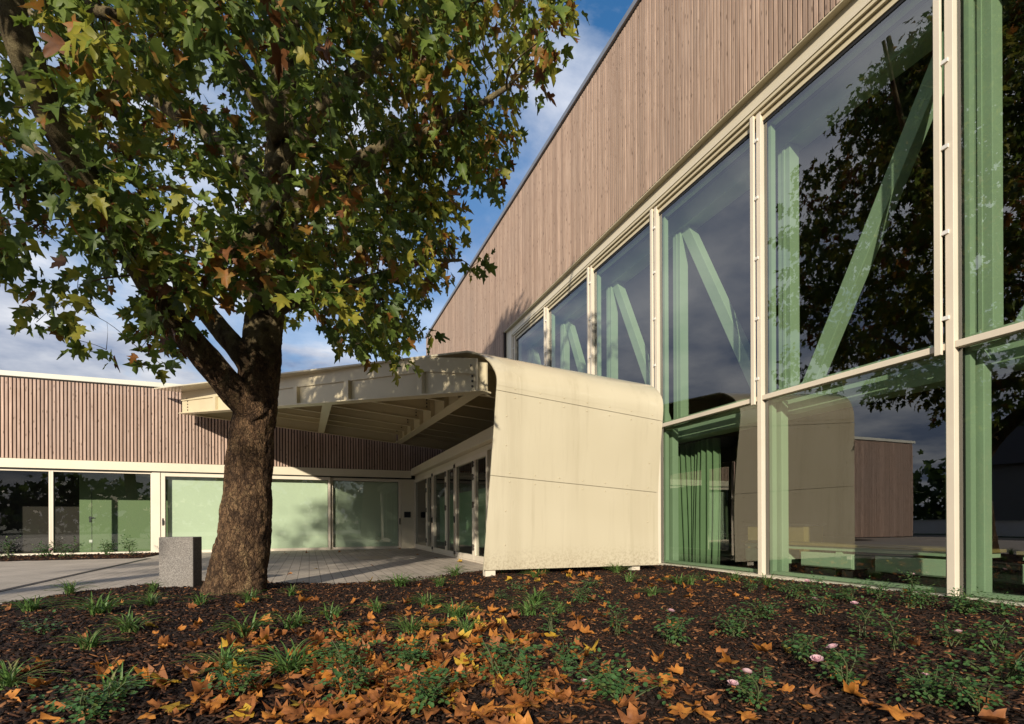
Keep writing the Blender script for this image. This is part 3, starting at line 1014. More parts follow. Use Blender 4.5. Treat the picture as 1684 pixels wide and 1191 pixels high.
for s in (0.12, 0.30, 0.46, 0.62, 0.80):
    e = MB()
    edge_box(e, s, s + 0.012, -0.014, 0.075, lambda x, y: zb(x, y) + 0.001, lambda x, y: ztop(x, y) - 0.30, 1)
    e.build('stiffener', M['steel'], ebo)
bolt = MB()
bolt.tube([(0, 0, 0), (0, -0.02, 0)], [0.022, 0.022], 8)
bolt_o = bolt.build('bolt', M['hinge'], can)
bolt_me = bolt_o.data
bolt_o.location = Vector((*eb(0.022, 0.012), 0))
def put_bolt(p, parent=can, rz=0.0, first=[True], me=None):
    if first[0] and me is None:
        o = bolt_o
        first[0] = False
    else:
        o = bpy.data.objects.new('bolt', me or bolt_me)
        col.objects.link(o)
        o.parent = parent
        o.matrix_parent_inverse = parent_inv(parent)
    o.location = p
    o.rotation_euler = (0, 0, rz)
rzb = math.atan2(nrm.x, -nrm.y)
for s in (0.025, 0.965):
    for k in range(5):
        x, y = eb(s, -0.012)
        z = zb(x, y) + 0.10 + k * 0.10
        x, y = eb(s, 0.022 if z > ztop(x, y) - 0.3 else -0.013)
        put_bolt((x, y, z), rz=rzb)
# beams under the roof
def ibeam(name, a, c_, fb, ftop, w, parent=can, n=6):
    """a, c_ plan points; web and bottom flange"""
    a, c_ = Vector((*a, 0)), Vector((*c_, 0))
    d = (c_ - a).normalized()
    s = Vector((-d.y, d.x, 0))
    mb = MB()
    for i in range(n):
        p_, q_ = a.lerp(c_, i / n), a.lerp(c_, (i + 1) / n)
        for hw, f0, f1 in ((0.015, fb, ftop), (w / 2, lambda x, y: fb(x, y) - 0.025, fb)):
            P4 = [p_ - s * hw, q_ - s * hw, q_ + s * hw, p_ + s * hw]
            mb.hexa([(v_.x, v_.y, f0(v_.x, v_.y)) for v_ in P4], [(v_.x, v_.y, f1(v_.x, v_.y)) for v_ in P4])
    return mb.build(name, M['steel'], parent)
def xin(y): return 3.02 + (y - 9.62) * 0.0303
inb = ibeam('inner_beam', (xin(9.65), 9.65), (xin(21.5), 21.5), zb, ztop, 0.24)
ibeam('back_beam', (-4.0, 21.56), (3.30, 21.56), zb, ztop, 0.18)
ibeam('back_beam', (3.48, 21.56), (7.8, 21.56), zb, ztop, 0.18)
xc = 0.44
sc_edge = (A.x - xc) / (A.x - T.x)
yc = A.y + (T.y - A.y) * sc_edge
ibeam('cross_beam', (xc, yc + 0.15), (xc, 21.45), zb, ztop, 0.22)
zr_ = lambda x, y: zb(x, y) + 0.24
for y in (11.0, 12.4, 14.1, 15.9, 17.65, 19.2, 20.5):
    s = (y - A.y) / (T.y - A.y)
    xe = A.x + (T.x - A.x) * s + 0.12
    if xe < xc - 0.2:
        segs = [(xe, xc - 0.03), (xc + 0.03, xin(y) - 0.04)]
    else:
        segs = [(xe, xin(y) - 0.04)]
    for x0, x1 in segs:
        ibeam('rib', (x0, y), (x1, y), zr_, ztop, 0.11)
    ibeam('rib', (xin(y) + 0.04, y), (7.0, y), zr_, ztop, 0.11)
    e = MB()
    e.box(xin(y) - 0.13, xin(y) - 0.016, y - 0.30, y - 0.285, zb(3.2, y) + 0.012, zt(3.3, y) - 0.05)
    e.build('stiffener', M['steel'], inb)
    for k in range(3):
        put_bolt((xin(y) - 0.18, y - 0.016, zb(3.2, y) + 0.34 + 0.09 * k))
# screws of the shell
scr = MB()
scr.tube([(0, 0, 0), (0, -0.004, 0)], [0.013, 0.013], 8)
scr_o = scr.build('screw', M['steel'], can)
def on_shell(k, s, dz):
    l, r = PL[k], PR[k]
    l2, r2 = PL[k + 1], PR[k + 1]
    l1, r1 = PL[k - 1], PR[k - 1]
    x = l[2] + (XR_ - l[2]) * s
    y = l[0] + (r[0] - l[0]) * s
    z = l[1] + (r[1] - l[1]) * s
    n_ = (l2, r2) if dz > 0 else (l1, r1)
    dy = (n_[0][0] + (n_[1][0] - n_[0][0]) * s - y); dzz = (n_[0][1] + (n_[1][1] - n_[0][1]) * s - z)
    return (x, y + dy * dz / dzz - 0.003, z + dz)
scr_o.location = on_shell(4, 0.1, 0.08)
for k in (2, 4):
    for i in range(7):
        for dz in (0.085, -0.085):
            if (k, i, dz) == (4, 0, 0.085):
                continue
            o = bpy.data.objects.new('screw', scr_o.data)
            col.objects.link(o)
            o.parent = can
            o.matrix_parent_inverse = parent_inv(can)
            o.location = on_shell(k, 0.1 + i * 0.138, dz)
for s in (0.08, 0.93):
    for k, dz in ((2, -0.65), (2, -1.3), (2, 0.6), (2, 1.15)):
        o = bpy.data.objects.new('screw', scr_o.data)
        col.objects.link(o)
        o.parent = can
        o.matrix_parent_inverse = parent_inv(can)
        o.location = on_shell(k, s, dz)
for x, y in ((3.22, 9.52), (6.50, 9.54)):
    f = MB()
    f.box(x - 0.10, x + 0.10, y - 0.03, y + 0.12, -0.1, 0.20)
    f.build('foot', M['frame'], can)

# ------------------------------------------------------------------ granite block
p0 = at(262, 972, 0.0)
gb = MB()
gb.box(-0.26, 0.26, -0.14, 0.14, -0.15, 0.84)
blk = gb.build('granite_block', M['granite'], None, 0.012)
blk.location = (-1.92, 9.78, 0)
blk.rotation_euler = (0, 0, math.radians(-17))
tag(blk, 'upright speckled grey granite block beside the tree trunk', 'stone block')

# ------------------------------------------------------------------ hall interior seen through the glass
cu = MB()
nu, nv = 90, 8
verts = []
for j in range(nv + 1):
    z = 0.03 + 3.0 * j / nv
    for i in range(nu + 1):
        s = i / nu
        y = 9.75 + 1.55 * s
        fl = 0.085 * (1 - 0.25 * j / nv)
        x = 8.95 + fl * math.sin(s * 62 + 0.6 * math.sin(s * 9)) + 0.05 * math.sin(s * 11 + j * 0.25)
        verts.append((x, y + 0.10 * (1 - j / nv) * math.sin(s * 7), z))
cu.add(verts, [(j * (nu + 1) + i, j * (nu + 1) + i + 1, (j + 1) * (nu + 1) + i + 1, (j + 1) * (nu + 1) + i) for j in range(nv) for i in range(nu)], 0, True)
cuo = cu.build('curtain', paint('sheer_green_curtain', (0.24, 0.32, 0.19), 0.9, 0.12, 2))
sd = cuo.modifiers.new('thickness', 'SOLIDIFY'); sd.thickness = 0.004
tag(cuo, 'pleated pale green curtain hanging inside the glass beside the canopy', 'curtain')

def table(x0, x1, y0, y1, h, label):
    tb = empty('long_table', ((x0 + x1) / 2, (y0 + y1) / 2, 0), label, 'table', 'long tables inside the hall')
    bx('table_top', M['ply'], tb, x0, x1, y0, y1, h - 0.05, h)
    bx('apron', M['green'], tb, x0 + 0.05, x1 - 0.05, y0 + 0.05, y1 - 0.05, h - 0.13, h - 0.052)
    n_ = max(2, int((y1 - y0) / 1.7) + 1)
    for i in range(n_):
        y = y0 + 0.25 + (y1 - y0 - 0.5) * i / (n_ - 1)
        bx('leg', M['green'], tb, x0 + 0.08, x0 + 0.20, y - 0.06, y + 0.06, 0.0, h - 0.132)
        bx('leg', M['green'], tb, x1 - 0.20, x1 - 0.08, y - 0.06, y + 0.06, 0.0, h - 0.132)
    return tb
table(9.3, 9.9, 4.75, 9.4, 0.62, 'long low yellow topped table inside the hall behind the middle panes')
table(9.3, 9.9, -1.0, 4.35, 0.62, 'long low yellow topped table inside the hall at the right edge')
def unit(y0, y1, label):
    un = empty('low_cabinet', (9.6, (y0 + y1) / 2, 0), label, 'cabinet', 'pale cabinets under the tables')
    bx('body', M['paleunit'], un, 9.32, 9.82, y0, y1, 0.16, 0.44, bevel=0.006)
    bx('plinth', M['gap'], un, 9.38, 9.78, y0 + 0.05, y1 - 0.05, 0.0, 0.158)
    bx('drawer_front', M['paleunit'], un, 9.30, 9.318, y0 + 0.02, y1 - 0.02, 0.18, 0.43, bevel=0.003)
unit(8.30, 9.30, 'pale green low cabinet under the table behind the canopy reflection')
unit(6.75, 7.85, 'pale green low cabinet under the table, left of the dark table leg')
unit(4.95, 6.35, 'longest pale green low cabinet, under the table left of the broad mullion')
unit(3.7, 4.30, 'short pale green low cabinet right of the broad mullion')
ct = empty('counter', (10.6, 9.4, 0), 'yellow wooden counter inside the hall behind the curtain', 'counter')
bx('body', M['ply'], ct, 10.3, 10.9, 8.6, 10.2, 0, 0.95)
bx('worktop', M['gap'], ct, 10.25, 10.95, 8.55, 10.25, 0.952, 0.99)

# ------------------------------------------------------------------ plane tree
def curve(pts, rad, n):
    """Catmull-Rom through the points"""
    P_, R_ = [], []
    pts = [Vector(p) for p in pts]
    for i in range(len(pts) - 1):
        p0 = pts[max(i - 1, 0)]; p1 = pts[i]; p2 = pts[i + 1]; p3 = pts[min(i + 2, len(pts) - 1)]
        for s in range(n):
            t_ = s / n
            P_.append(0.5 * ((2 * p1) + (p2 - p0) * t_ + (2 * p0 - 5 * p1 + 4 * p2 - p3) * t_ * t_ + (3 * p1 - p0 - 3 * p2 + p3) * t_ ** 3))
            R_.append(rad[i] + (rad[i + 1] - rad[i]) * t_)
    P_.append(pts[-1]); R_.append(rad[-1])
    return P_, R_

LOBES = []
def leaf_outline():
    """five lobed plane leaf in its own plane, stalk at the origin, about 1 long"""
    tips = [(-0.50, 0.20), (-0.56, 0.62), (0.0, 1.05), (0.56, 0.62), (0.50, 0.20)]
    pts = [(0.0, 0.10), (-0.16, 0.02), (-0.50, 0.16), (-0.30, 0.33), (-0.42, 0.44), (-0.58, 0.66), (-0.36, 0.64), (-0.20, 0.60), (-0.20, 0.80), (-0.10, 0.90), (0.0, 1.06),
           (0.10, 0.90), (0.20, 0.80), (0.20, 0.60), (0.36, 0.64), (0.58, 0.66), (0.42, 0.44), (0.30, 0.33), (0.50, 0.16), (0.16, 0.02)]
    return np.array(pts)
LEAF = leaf_outline()
NLP = len(LEAF)

def leaf_cloud(name, pos, nrmv, tipv, size, mats, matidx, parent=None, curl=0.35, link=True, rnd=NR):
    """one mesh of many leaves: pos (n,3), nrmv and tipv unit vectors"""
    n_ = len(pos)
    side = np.cross(tipv, nrmv)
    side /= np.linalg.norm(side, axis=1)[:, None] + 1e-9
    nrm2 = np.cross(side, tipv)
    base = np.vstack([LEAF, [[0.0, 0.42]]])                    # centre vertex last
    V = np.zeros((n_, NLP + 1, 3))
    fold = rnd.uniform(-0.1, curl * 1.6, n_)
    bend = rnd.uniform(-0.2, curl * 1.8, n_)
    tw = rnd.normal(0, curl * 0.5, n_)
    X = base[:, 0][None, :]; Y = base[:, 1][None, :]
    X = X * rnd.normal(1, 0.10, (n_, NLP + 1)) * rnd.uniform(0.82, 1.08, n_)[:, None]
    Y = 0.42 + (Y - 0.42) * rnd.normal(1, 0.09, (n_, NLP + 1))
    Zc = np.abs(X) * fold[:, None] - (Y ** 2) * bend[:, None] * 0.6 + X * Y * tw[:, None] + rnd.normal(0, curl * 0.06, (n_, NLP + 1))
    Xs = X * (1 - 0.25 * np.abs(fold)[:, None])
    V = (pos[:, None, :] + size[:, None, None] * (Xs[:, :, None] * side[:, None, :] + Y[:, :, None] * tipv[:, None, :] + Zc[:, :, None] * nrm2[:, None, :]))
    tri = np.array([(NLP, i, (i + 1) % NLP) for i in range(NLP)])
    F = (tri[None, :, :] + (np.arange(n_) * (NLP + 1))[:, None, None]).reshape(-1, 3)
    me = fast_mesh(name, V.reshape(-1, 3), F, mats, np.repeat(matidx, NLP))
    o = bpy.data.objects.new(name, me)
    if link:
        col.objects.link(o)
        if parent is not None:
            o.parent = parent
            o.matrix_parent_inverse = parent_inv(parent)
    return o

def fast_mesh(name, V, F, mats, mi, smooth=False):
    me = bpy.data.meshes.new(name)
    k = F.shape[1]
    me.vertices.add(len(V))
    me.vertices.foreach_set('co', np.ascontiguousarray(V, dtype=np.float32).ravel())
    me.loops.add(F.size)
    me.loops.foreach_set('vertex_index', F.astype(np.int32).ravel())
    me.polygons.add(len(F))
    me.polygons.foreach_set('loop_start', np.arange(0, F.size, k, dtype=np.int32))
    me.polygons.foreach_set('loop_total', np.full(len(F), k, dtype=np.int32))
    for mm in mats:
        me.materials.append(mm)
    me.polygons.foreach_set('material_index', np.asarray(mi, dtype=np.int32))
    if smooth:
        me.polygons.foreach_set('use_smooth', np.ones(len(F), dtype=bool))
    me.update()
    me.validate()
    return me

def unit_rows(a):
    return a / (np.linalg.norm(a, axis=1)[:, None] + 1e-9)

def inside(px, py, poly):
    c = False
    j = len(poly) - 1
    for i in range(len(poly)):
        xi, yi = poly[i]; xj, yj = poly[j]
        if (yi > py) != (yj > py) and px < (xj - xi) * (py - yi) / (yj - yi) + xi:
            c = not c
        j = i
    return c

# outline of the crown where the picture shows it, so that the crown keeps that shape
CROWN = [(-500, -700), (-500, 470), (0, 508), (60, 520), (115, 560), (175, 582), (232, 575), (268, 605), (300, 585), (345, 520), (400, 535), (470, 560), (505, 548), (545, 580), (585, 592), (622, 568), (680, 560), (712, 530), (700, 498), (735, 468), (812, 428), (795, 398), (765, 372), (800, 356), (838, 318), (842, 275), (872, 225), (888, 165), (925, 110), (940, 55), (968, 0), (1060, -250), (1120, -700)]
# sky gap right of the trunk, under the right limb
tree = empty('plane_tree', (-1.03, 8.84, 0), 'broad plane tree with flaking trunk standing beside the granite block', 'tree')
D0 = 7.88
trunk_px = [(386, 1000, 64), (388, 975, 54), (394, 930, 50.5), (402, 880, 48), (408, 800, 43), (415, 715, 40), (423, 655, 37), (429, 590, 36.5), (436, 520, 35), (446, 440, 34), (456, 360, 30), (462, 250, 27), (470, 120, 24), (478, -60, 20), (482, -250, 12), (486, -420, 6)]
P_, R_ = curve([at_depth(u, v, D0 + 0.0004 * (975 - v)) for u, v, w in trunk_px], [w * 0.83 * D0 / FPX for u, v, w in trunk_px], 22)
tb = MB()
tb.tube(P_, R_, 110, wob=0.05, bark=0.016)
trunk = tb.build('trunk', M['bark'], tree)
TRUNK_PTS = P_
LIMBS = []
def limb(pts, parent=trunk, n=7, mat='limb', wob=0.10, seg=14):
    PP, RR = curve([at_depth(u, v, d) for u, v, d, w in pts], [w / 2 * d / FPX for u, v, d, w in pts], n)
    mb = MB()
    mb.tube(PP, RR, seg, wob=wob, seed=len(LIMBS) * 3.1)
    o = mb.build('limb', M[mat], tree)
    LIMBS.append((PP, RR))
    return o
limb([(424, 690, 7.88, 44), (388, 648, 7.75, 46), (345, 596, 7.55, 46), (302, 546, 7.3, 43), (262, 492, 7.0, 40), (212, 415, 6.6, 40), (150, 310, 6.1, 43), (85, 190, 5.6, 46), (35, 70, 5.2, 48), (-5, -60, 5.1, 40), (-40, -210, 5.2, 22), (-80, -330, 5.3, 7)])
limb([(428, 640, 7.92, 36), (398, 585, 7.9, 36), (365, 545, 7.95, 32), (325, 495, 8.1, 30), (270, 430, 8.4, 27), (180, 340, 9.0, 23), (60, 250, 9.8, 18), (-90, 160, 10.5, 12)])
limb([(448, 520, 7.8, 22), (478, 500, 7.9, 19), (520, 487, 8.1, 17), (570, 470, 8.4, 16), (620, 455, 8.8, 13), (690, 432, 9.2, 9), (760, 428, 9.4, 4)])
limb([(440, 470, 7.7, 30), (395, 425, 7.2, 26), (345, 410, 6.9, 27), (390, 398, 6.7, 28), (425, 385, 6.6, 29), (450, 358, 6.5, 26), (462, 325, 6.4, 18), (470, 270, 6.4, 12)])
limb([(455, 380, 8.0, 34), (510, 320, 7.9, 30), (580, 270, 7.7, 26), (640, 242, 7.5, 25), (695, 222, 7.3, 20), (760, 190, 7.2, 13), (840, 140, 7.2, 7)])
limb([(460, 280, 8.0, 36), (520, 190, 8.2, 32), (590, 120, 8.4, 28), (690, 40, 8.6, 20), (800, -60, 8.8, 12), (900, -200, 9, 6)])
limb([(462, 230, 7.9, 32), (400, 120, 7.5, 30), (320, 20, 7.1, 26), (230, -120, 6.8, 20), (140, -300, 6.6, 12)])
limb([(466, 150, 8.1, 30), (520, 30, 8.6, 25), (560, -150, 9.2, 18), (600, -360, 9.6, 10)])
limb([(470, 60, 7.9, 28), (450, -120, 7.3, 22), (420, -300, 6.9, 10), (405, -420, 6.8, 5)])
limb([(455, 330, 8.1, 30), (380, 250, 8.8, 26), (280, 180, 9.6, 22), (150, 90, 10.6, 16), (20, 0, 11.4, 10)])
limb([(120, 0, 5.6, 20), (150, 15, 5.5, 20), (190, 26, 5.4, 18)])
# twig ends spread through the crown
LP = [(p, r) for PP, RR in LIMBS for p, r in list(zip(PP, RR))[len(PP) // 3:]] + [(p, 0.2) for p in TRUNK_PTS[len(TRUNK_PTS) * 6 // 10:]]
AX = Vector((-0.85, 8.7, 0))
def crown_r(z):
    if z < 6: return 3.2 + (z - 3.4) * 0.75
    if z < 9.5: return 5.2
    return max(0.3, 5.2 * (1 - (z - 9.5) / 6.5) ** 0.8)
clumps = []
tries = 0
while len(clumps) < 1240 and tries < 120000:
    tries += 1
    z = RNG.uniform(3.6, 15.2)
    a = RNG.uniform(0, 2 * math.pi)
    rr = crown_r(z) * math.sqrt(RNG.uniform(0.04, 1.0)) * (1 + 0.16 * math.sin(3 * a + z) + 0.10 * math.sin(5 * a - 2 * z))
    p = Vector((AX.x + rr * math.cos(a) * 0.98, AX.y + rr * math.sin(a), z))
    if p.length < 3.6 or p.z < 4.2 and p.y < 6.3:
        continue
    if p.y < 6.0 and p.z < 4.6 + (6.0 - p.y) * 0.25:
        continue
    q = to_px(p)
    if q is None:
        continue
    mr = 0.24 * FPX / q[2]
    if q[1] < -520 and RNG.random() < 0.25:
        continue
    # nothing hangs in the sun's way to the shell
    td = (9.1 - p.y) / SUN_TRAVEL.y
    if td > -0.6 and 2.75 < p.x + td * SUN_TRAVEL.x < 7.4 and p.z + td * SUN_TRAVEL.z < 4.9:
        continue
    # nor to the glass doors
    td = (YL - p.y) / SUN_TRAVEL.y
    if -5.6 < p.x + td * SUN_TRAVEL.x < 4.6 and p.z + td * SUN_TRAVEL.z < 3.6:
        continue
    if q[1] > -300:
        ok = all(inside(q[0] + dx * mr, q[1] + dy * mr, CROWN) for dx, dy in ((0, 0), (1, 0), (-1, 0), (0, 1), (0.7, 0.7), (-0.7, 0.7), (0.7, -0.7)))
        if not ok:
            continue
        # the trunk and its fork stay clear
        if 340 < q[0] < 475 and q[1] > 470 and q[2] < 8.6:
            continue
        if 300 < q[0] < 560 and q[1] > 500 and RNG.random() < 0.6:
            continue
    if min((p - c).length for c in clumps) < 0.24 if clumps else False:
        continue
    clumps.append(p)
SPRAYS = [(585, 566, 7.9), (606, 575, 7.8), (622, 564, 7.9), (636, 588, 7.7), (652, 575, 7.7), (664, 594, 7.7), (700, 556, 7.8), (735, 452, 9.3), (775, 440, 9.5), (800, 430, 9.6), (690, 470, 8.8), (130, 560, 6.4), (175, 575, 6.4), (230, 575, 6.6), (265, 600, 6.8), (60, 530, 6.2)]
NSPRAY = len(SPRAYS)
clumps += [at_depth(*q_) for q_ in SPRAYS]
twig = MB()
pos, nv_, tv_, sz_, mi_ = [], [], [], [], []
sunv = np.array((-SUN_TRAVEL).normalized())
order = sorted(range(len(clumps)), key=lambda i_: min((q[0] - clumps[i_]).length for q in LP))
nodes = [(q, r) for q, r in LP]
for ci in order:
    p = clumps[ci]
    small = ci >= len(clumps) - NSPRAY
    base, br = min(nodes, key=lambda t_: (t_[0] - p).length + (0.5 if t_[0].z > p.z + 0.4 else 0) + (0 if t_[1] > 0.03 else 0.12))
    L_ = (base - p).length
    mid = base.lerp(p, 0.5) + Vector((RNG.uniform(-.12, .12), RNG.uniform(-.12, .12), RNG.uniform(-0.02, 0.16))) * L_
    r0 = min(br * 0.6, 0.007 + 0.010 * L_)
    PP, RR = curve([base, mid, p], [r0, r0 * 0.7, 0.0045], 5)
    twig.tube(PP, RR, 5, caps=False)
    nodes.append((p, 0.0075)); nodes.append((PP[5], RR[5]))
    nl = RNG.randint(6, 10) if small else RNG.randint(18, 32)
    # one clump tends to one colour
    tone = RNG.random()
    if p.x > 0.6 and RNG.random() < 0.2:      # yellower leaves on the right put the sunlit look into the leaf colour
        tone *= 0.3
    for i in range(nl):
        d = Vector((RNG.gauss(0, 1), RNG.gauss(0, 1), RNG.gauss(-0.1, 0.8)))
        d *= (0.14 if small else 0.25) * RNG.random() ** 0.4 * 1.35 / (d.length + 1e-6)
        pos.append(p + d)
        out = Vector((p.x - AX.x, p.y - AX.y, 0)).normalized()
        tip = (d.normalized() * 0.7 + Vector((0, 0, -0.75)) + out * 0.35 + Vector((RNG.gauss(0, .35), RNG.gauss(0, .35), RNG.gauss(0, .3)))).normalized()
        nrm_ = (Vector((0, 0, 0.7)) + out * 0.5 + Vector((RNG.gauss(0, .5), RNG.gauss(0, .5), RNG.gauss(0, .35)))).normalized()
        nv_.append(nrm_); tv_.append(tip)
        sz_.append(0.085 + 0.155 * RNG.random() ** 1.1)
        w = RNG.random()
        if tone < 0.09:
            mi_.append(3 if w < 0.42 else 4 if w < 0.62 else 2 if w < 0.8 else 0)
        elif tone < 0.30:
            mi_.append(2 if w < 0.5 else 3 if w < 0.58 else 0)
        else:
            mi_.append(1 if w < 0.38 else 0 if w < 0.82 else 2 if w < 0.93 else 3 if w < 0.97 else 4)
twig.build('twigs', M['limb'], tree)
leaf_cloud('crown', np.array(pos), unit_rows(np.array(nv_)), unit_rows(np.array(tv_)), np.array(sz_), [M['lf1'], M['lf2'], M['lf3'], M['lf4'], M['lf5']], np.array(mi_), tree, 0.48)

# unseen tree added behind the viewer's left shoulder to shade the crown's left side
shade_tree = empty('plane_tree', (-12.6, -3.4, 0), 'unseen plane tree added behind the viewer on the left to shade the crown', 'tree')
mb = MB()
P2, R2 = curve([Vector((-12.6, -3.4, -0.2)), Vector((-12.5, -3.4, 2)), Vector((-12.7, -3.3, 5)), Vector((-12.6, -3.4, 9)), Vector((-12.5, -3.5, 13.5))], [0.46, 0.38, 0.33, 0.2, 0.05], 7)
mb.tube(P2, R2, 24, wob=0.08, bark=0.012)
mb.build('trunk', M['bark'], shade_tree)
tw2 = MB()
p2, n2_, t2_, s2_, m2_ = [], [], [], [], []
for i in range(300):
    z = RNG.uniform(8.0, 14.5)
    a = RNG.uniform(0, 6.283)
    rr = (4.0 if z < 9.5 else 4.0 * max(0.12, 1 - (z - 9.5) / 5.0)) * math.sqrt(RNG.uniform(0.05, 1))
    c = Vector((-12.6 + rr * math.cos(a), -3.4 + rr * math.sin(a), z))
    b0 = min(P2, key=lambda q: (q - c).length + (1.0 if q.z > c.z else 0))
    PP, RR = curve([b0, b0.lerp(c, 0.55) + Vector((0, 0, 0.2)), c], [0.04, 0.025, 0.006], 4)
    tw2.tube(PP, RR, 5, caps=False)
    for k in range(26):
        d = Vector((RNG.gauss(0, .25), RNG.gauss(0, .25), RNG.gauss(0, .22)))
        p2.append(c + d)
        t2_.append((d.normalized() + Vector((0, 0, -0.8))).normalized()); n2_.append(Vector((RNG.gauss(0, .5), RNG.gauss(0, .5), 1)).normalized())
        s2_.append(RNG.uniform(0.15, 0.27)); m2_.append(RNG.choice((0, 0, 1, 1, 2)))
tw2.build('twigs', M['limb'], shade_tree)
leaf_cloud('crown', np.array(p2), unit_rows(np.array(n2_)), unit_rows(np.array(t2_)), np.array(s2_), [M['lf1'], M['lf2'], M['lf3']], np.array(m2_), shade_tree, 0.4)

# ------------------------------------------------------------------ mulch chips
def chips(name, n_, xr, yr, dens, zf, lo, hi, label):
    P3 = []
    while len(P3) < n_:
        x = NR.uniform(*xr, 4000); y = NR.uniform(*yr, 4000); k = NR.random(4000)
        for xx, yy, kk in zip(x, y, k):
            if kk < dens(xx, yy):
                P3.append((xx, yy))
    P3 = P3[:n_]
    pos_ = np.array([(x, y, zf(x, y)) for x, y in P3])
    pos_[:, 2] += NR.uniform(0.0, 0.016, n_)
    yaw = NR.uniform(0, 2 * np.pi, n_); pit = NR.normal(0, 0.28, n_); rol = NR.normal(0, 0.35, n_)
    ln = NR.uniform(lo, hi, n_); wd = ln * NR.uniform(0.22, 0.5, n_); th = NR.uniform(0.003, 0.009, n_)
    d = np.stack([np.cos(yaw) * np.cos(pit), np.sin(yaw) * np.cos(pit), np.sin(pit)], 1)
    s = np.stack([-np.sin(yaw), np.cos(yaw), np.tan(rol)], 1)
    s = unit_rows(s)
    u_ = np.cross(d, s)
    V = np.zeros((n_, 8, 3))
    idx = 0
    for su in (-1, 1):
        for sl, ss in ((-1, -1), (1, -1), (1, 1), (-1, 1)):
            taper = NR.uniform(0.35, 1.0, n_)
            V[:, idx] = pos_ + d * (sl * ln * 0.5)[:, None] + s * (ss * wd * 0.5 * taper)[:, None] + u_ * (su * th * 0.5)[:, None]
            idx += 1
    q = np.array([(4, 5, 6, 7), (0, 1, 5, 4), (1, 2, 6, 5), (2, 3, 7, 6), (3, 0, 4, 7)])
    F = (q[None] + (np.arange(n_) * 8)[:, None, None]).reshape(-1, 4)
    mi = NR.choice(3, n_, p=[0.58, 0.34, 0.08])
    me = fast_mesh(name, V.reshape(-1, 3), F, [M['chip1'], M['chip2'], M['chip3']], np.repeat(mi, 5))
    o = bpy.data.objects.new(name, me)
    col.objects.link(o)
    return tag(o, label, 'mulch', kind='stuff')
def dens_main(x, y):
    if y > edge_y(x) + 0.02 or x > 7.9:
        return 0
    if x < -0.46 * y - 3.0 or y < 1.2:
        return 0
    return min(1.0, (4.2 / max(2.6, math.hypot(x, y))) ** 1.3)
chips("bark_mulch", 70000, (-7.5, 7.95), (0.9, 11.2), dens_main, bed_z, 0.022, 0.075, 'loose dark brown bark chips covering the planting bed')
chips('bark_mulch', 3500, (-11.9, -4.8), (19.15, 21.9), lambda x, y: 1, lambda x, y: 0.02, 0.05, 0.13, 'loose bark chips in the narrow bed under the left windows')

# ------------------------------------------------------------------ fallen leaves
LEAFLABEL = {0: ('crumpled brown fallen leaf lying on the dark mulch', 'brown fallen leaves'), 1: ('curled orange fallen leaf lying on the dark mulch', 'orange fallen leaves'), 2: ('bright yellow fallen leaf lying on the dark mulch', 'yellow fallen leaves')}
leaf_meshes = {0: [], 1: [], 2: []}
def dry_leaf(seed, crumple):
    """a plane leaf dried into folds: outline, two inner rings and the heart"""
    r = random.Random(seed)
    out = [(x * 0.19, (y - 0.42) * 0.19) for x, y in LEAF]
    ph = [r.uniform(0, 6.28) for _ in range(6)]
    ax = r.uniform(0, 3.14)
    roll = crumple * r.uniform(0.2, 0.9) * r.choice((1, 1, -0.6))
    def lift(x, y):
        a = x * math.cos(ax) + y * math.sin(ax)
        q = math.hypot(x, y) / 0.11
        z = roll * a * a * 6.0 + crumple * 0.016 * (math.sin(x * 55 + ph[0]) + math.sin(y * 48 + ph[1]) + math.sin((x + y) * 90 + ph[2]) * 0.5) * q
        k = 1 - 0.30 * crumple * min(1, q) * (0.6 + 0.4 * math.sin(3 * math.atan2(y, x) + ph[3]))
        return (x * k, y * k, z + crumple * 0.012 * q * q * (0.5 + math.sin(2 * math.atan2(y, x) + ph[4])))
    mb = MB()
    V = []
    n_ = len(out)
    for f_ in (1.0, 0.72, 0.4):
        V += [lift(x * f_, y * f_) for x, y in out]
    V.append(lift(0, 0))
    zmin = min(v_[2] for v_ in V)
    V = [(x, y, z - zmin) for x, y, z in V]
    F = []
    for g_ in (0, 1):
        for i in range(n_):
            j = (i + 1) % n_
            F.append((g_ * n_ + i, g_ * n_ + j, (g_ + 1) * n_ + j, (g_ + 1) * n_ + i))
    F += [(2 * n_ + i, 2 * n_ + (i + 1) % n_, 3 * n_) for i in range(n_)]
    mb.add(V, F, 0, True)
    return mb
for c in range(3):
    for k in range(9 if c < 2 else 4):
        o = dry_leaf(40 * c + k, 1.0 if c == 0 else 0.75 if c == 1 else 0.4).build('fallen_leaf', M['dry%d' % (c + 1)])
        leaf_meshes[c].append(o.data)
        bpy.data.objects.remove(o)
def litter_spot():
    w = RNG.random()
    if w < 0.54:
        u, v = RNG.gauss(650, 200), RNG.gauss(1128, 46)
    elif w < 0.74:
        u, v = RNG.gauss(720, 140), RNG.gauss(1040, 35)
    elif w < 0.86:
        u, v = RNG.uniform(780, 1250), RNG.gauss(950, 14)
    else:
        u, v = RNG.uniform(-20, 1684), RNG.uniform(945, 1190)
    if v > 1215 or v < 935:
        return None
    p = at(u, v)
    if p.y > edge_y(p.x) - 0.05 or p.x > 7.85 or p.length < 1.6:
        return None
    return p
spots = []
while len(spots) < 980:
    p = litter_spot()
    if p is not None:
        spots.append(p)
spots.sort(key=lambda p: p.length)
near, far = spots[:300], spots[300:]
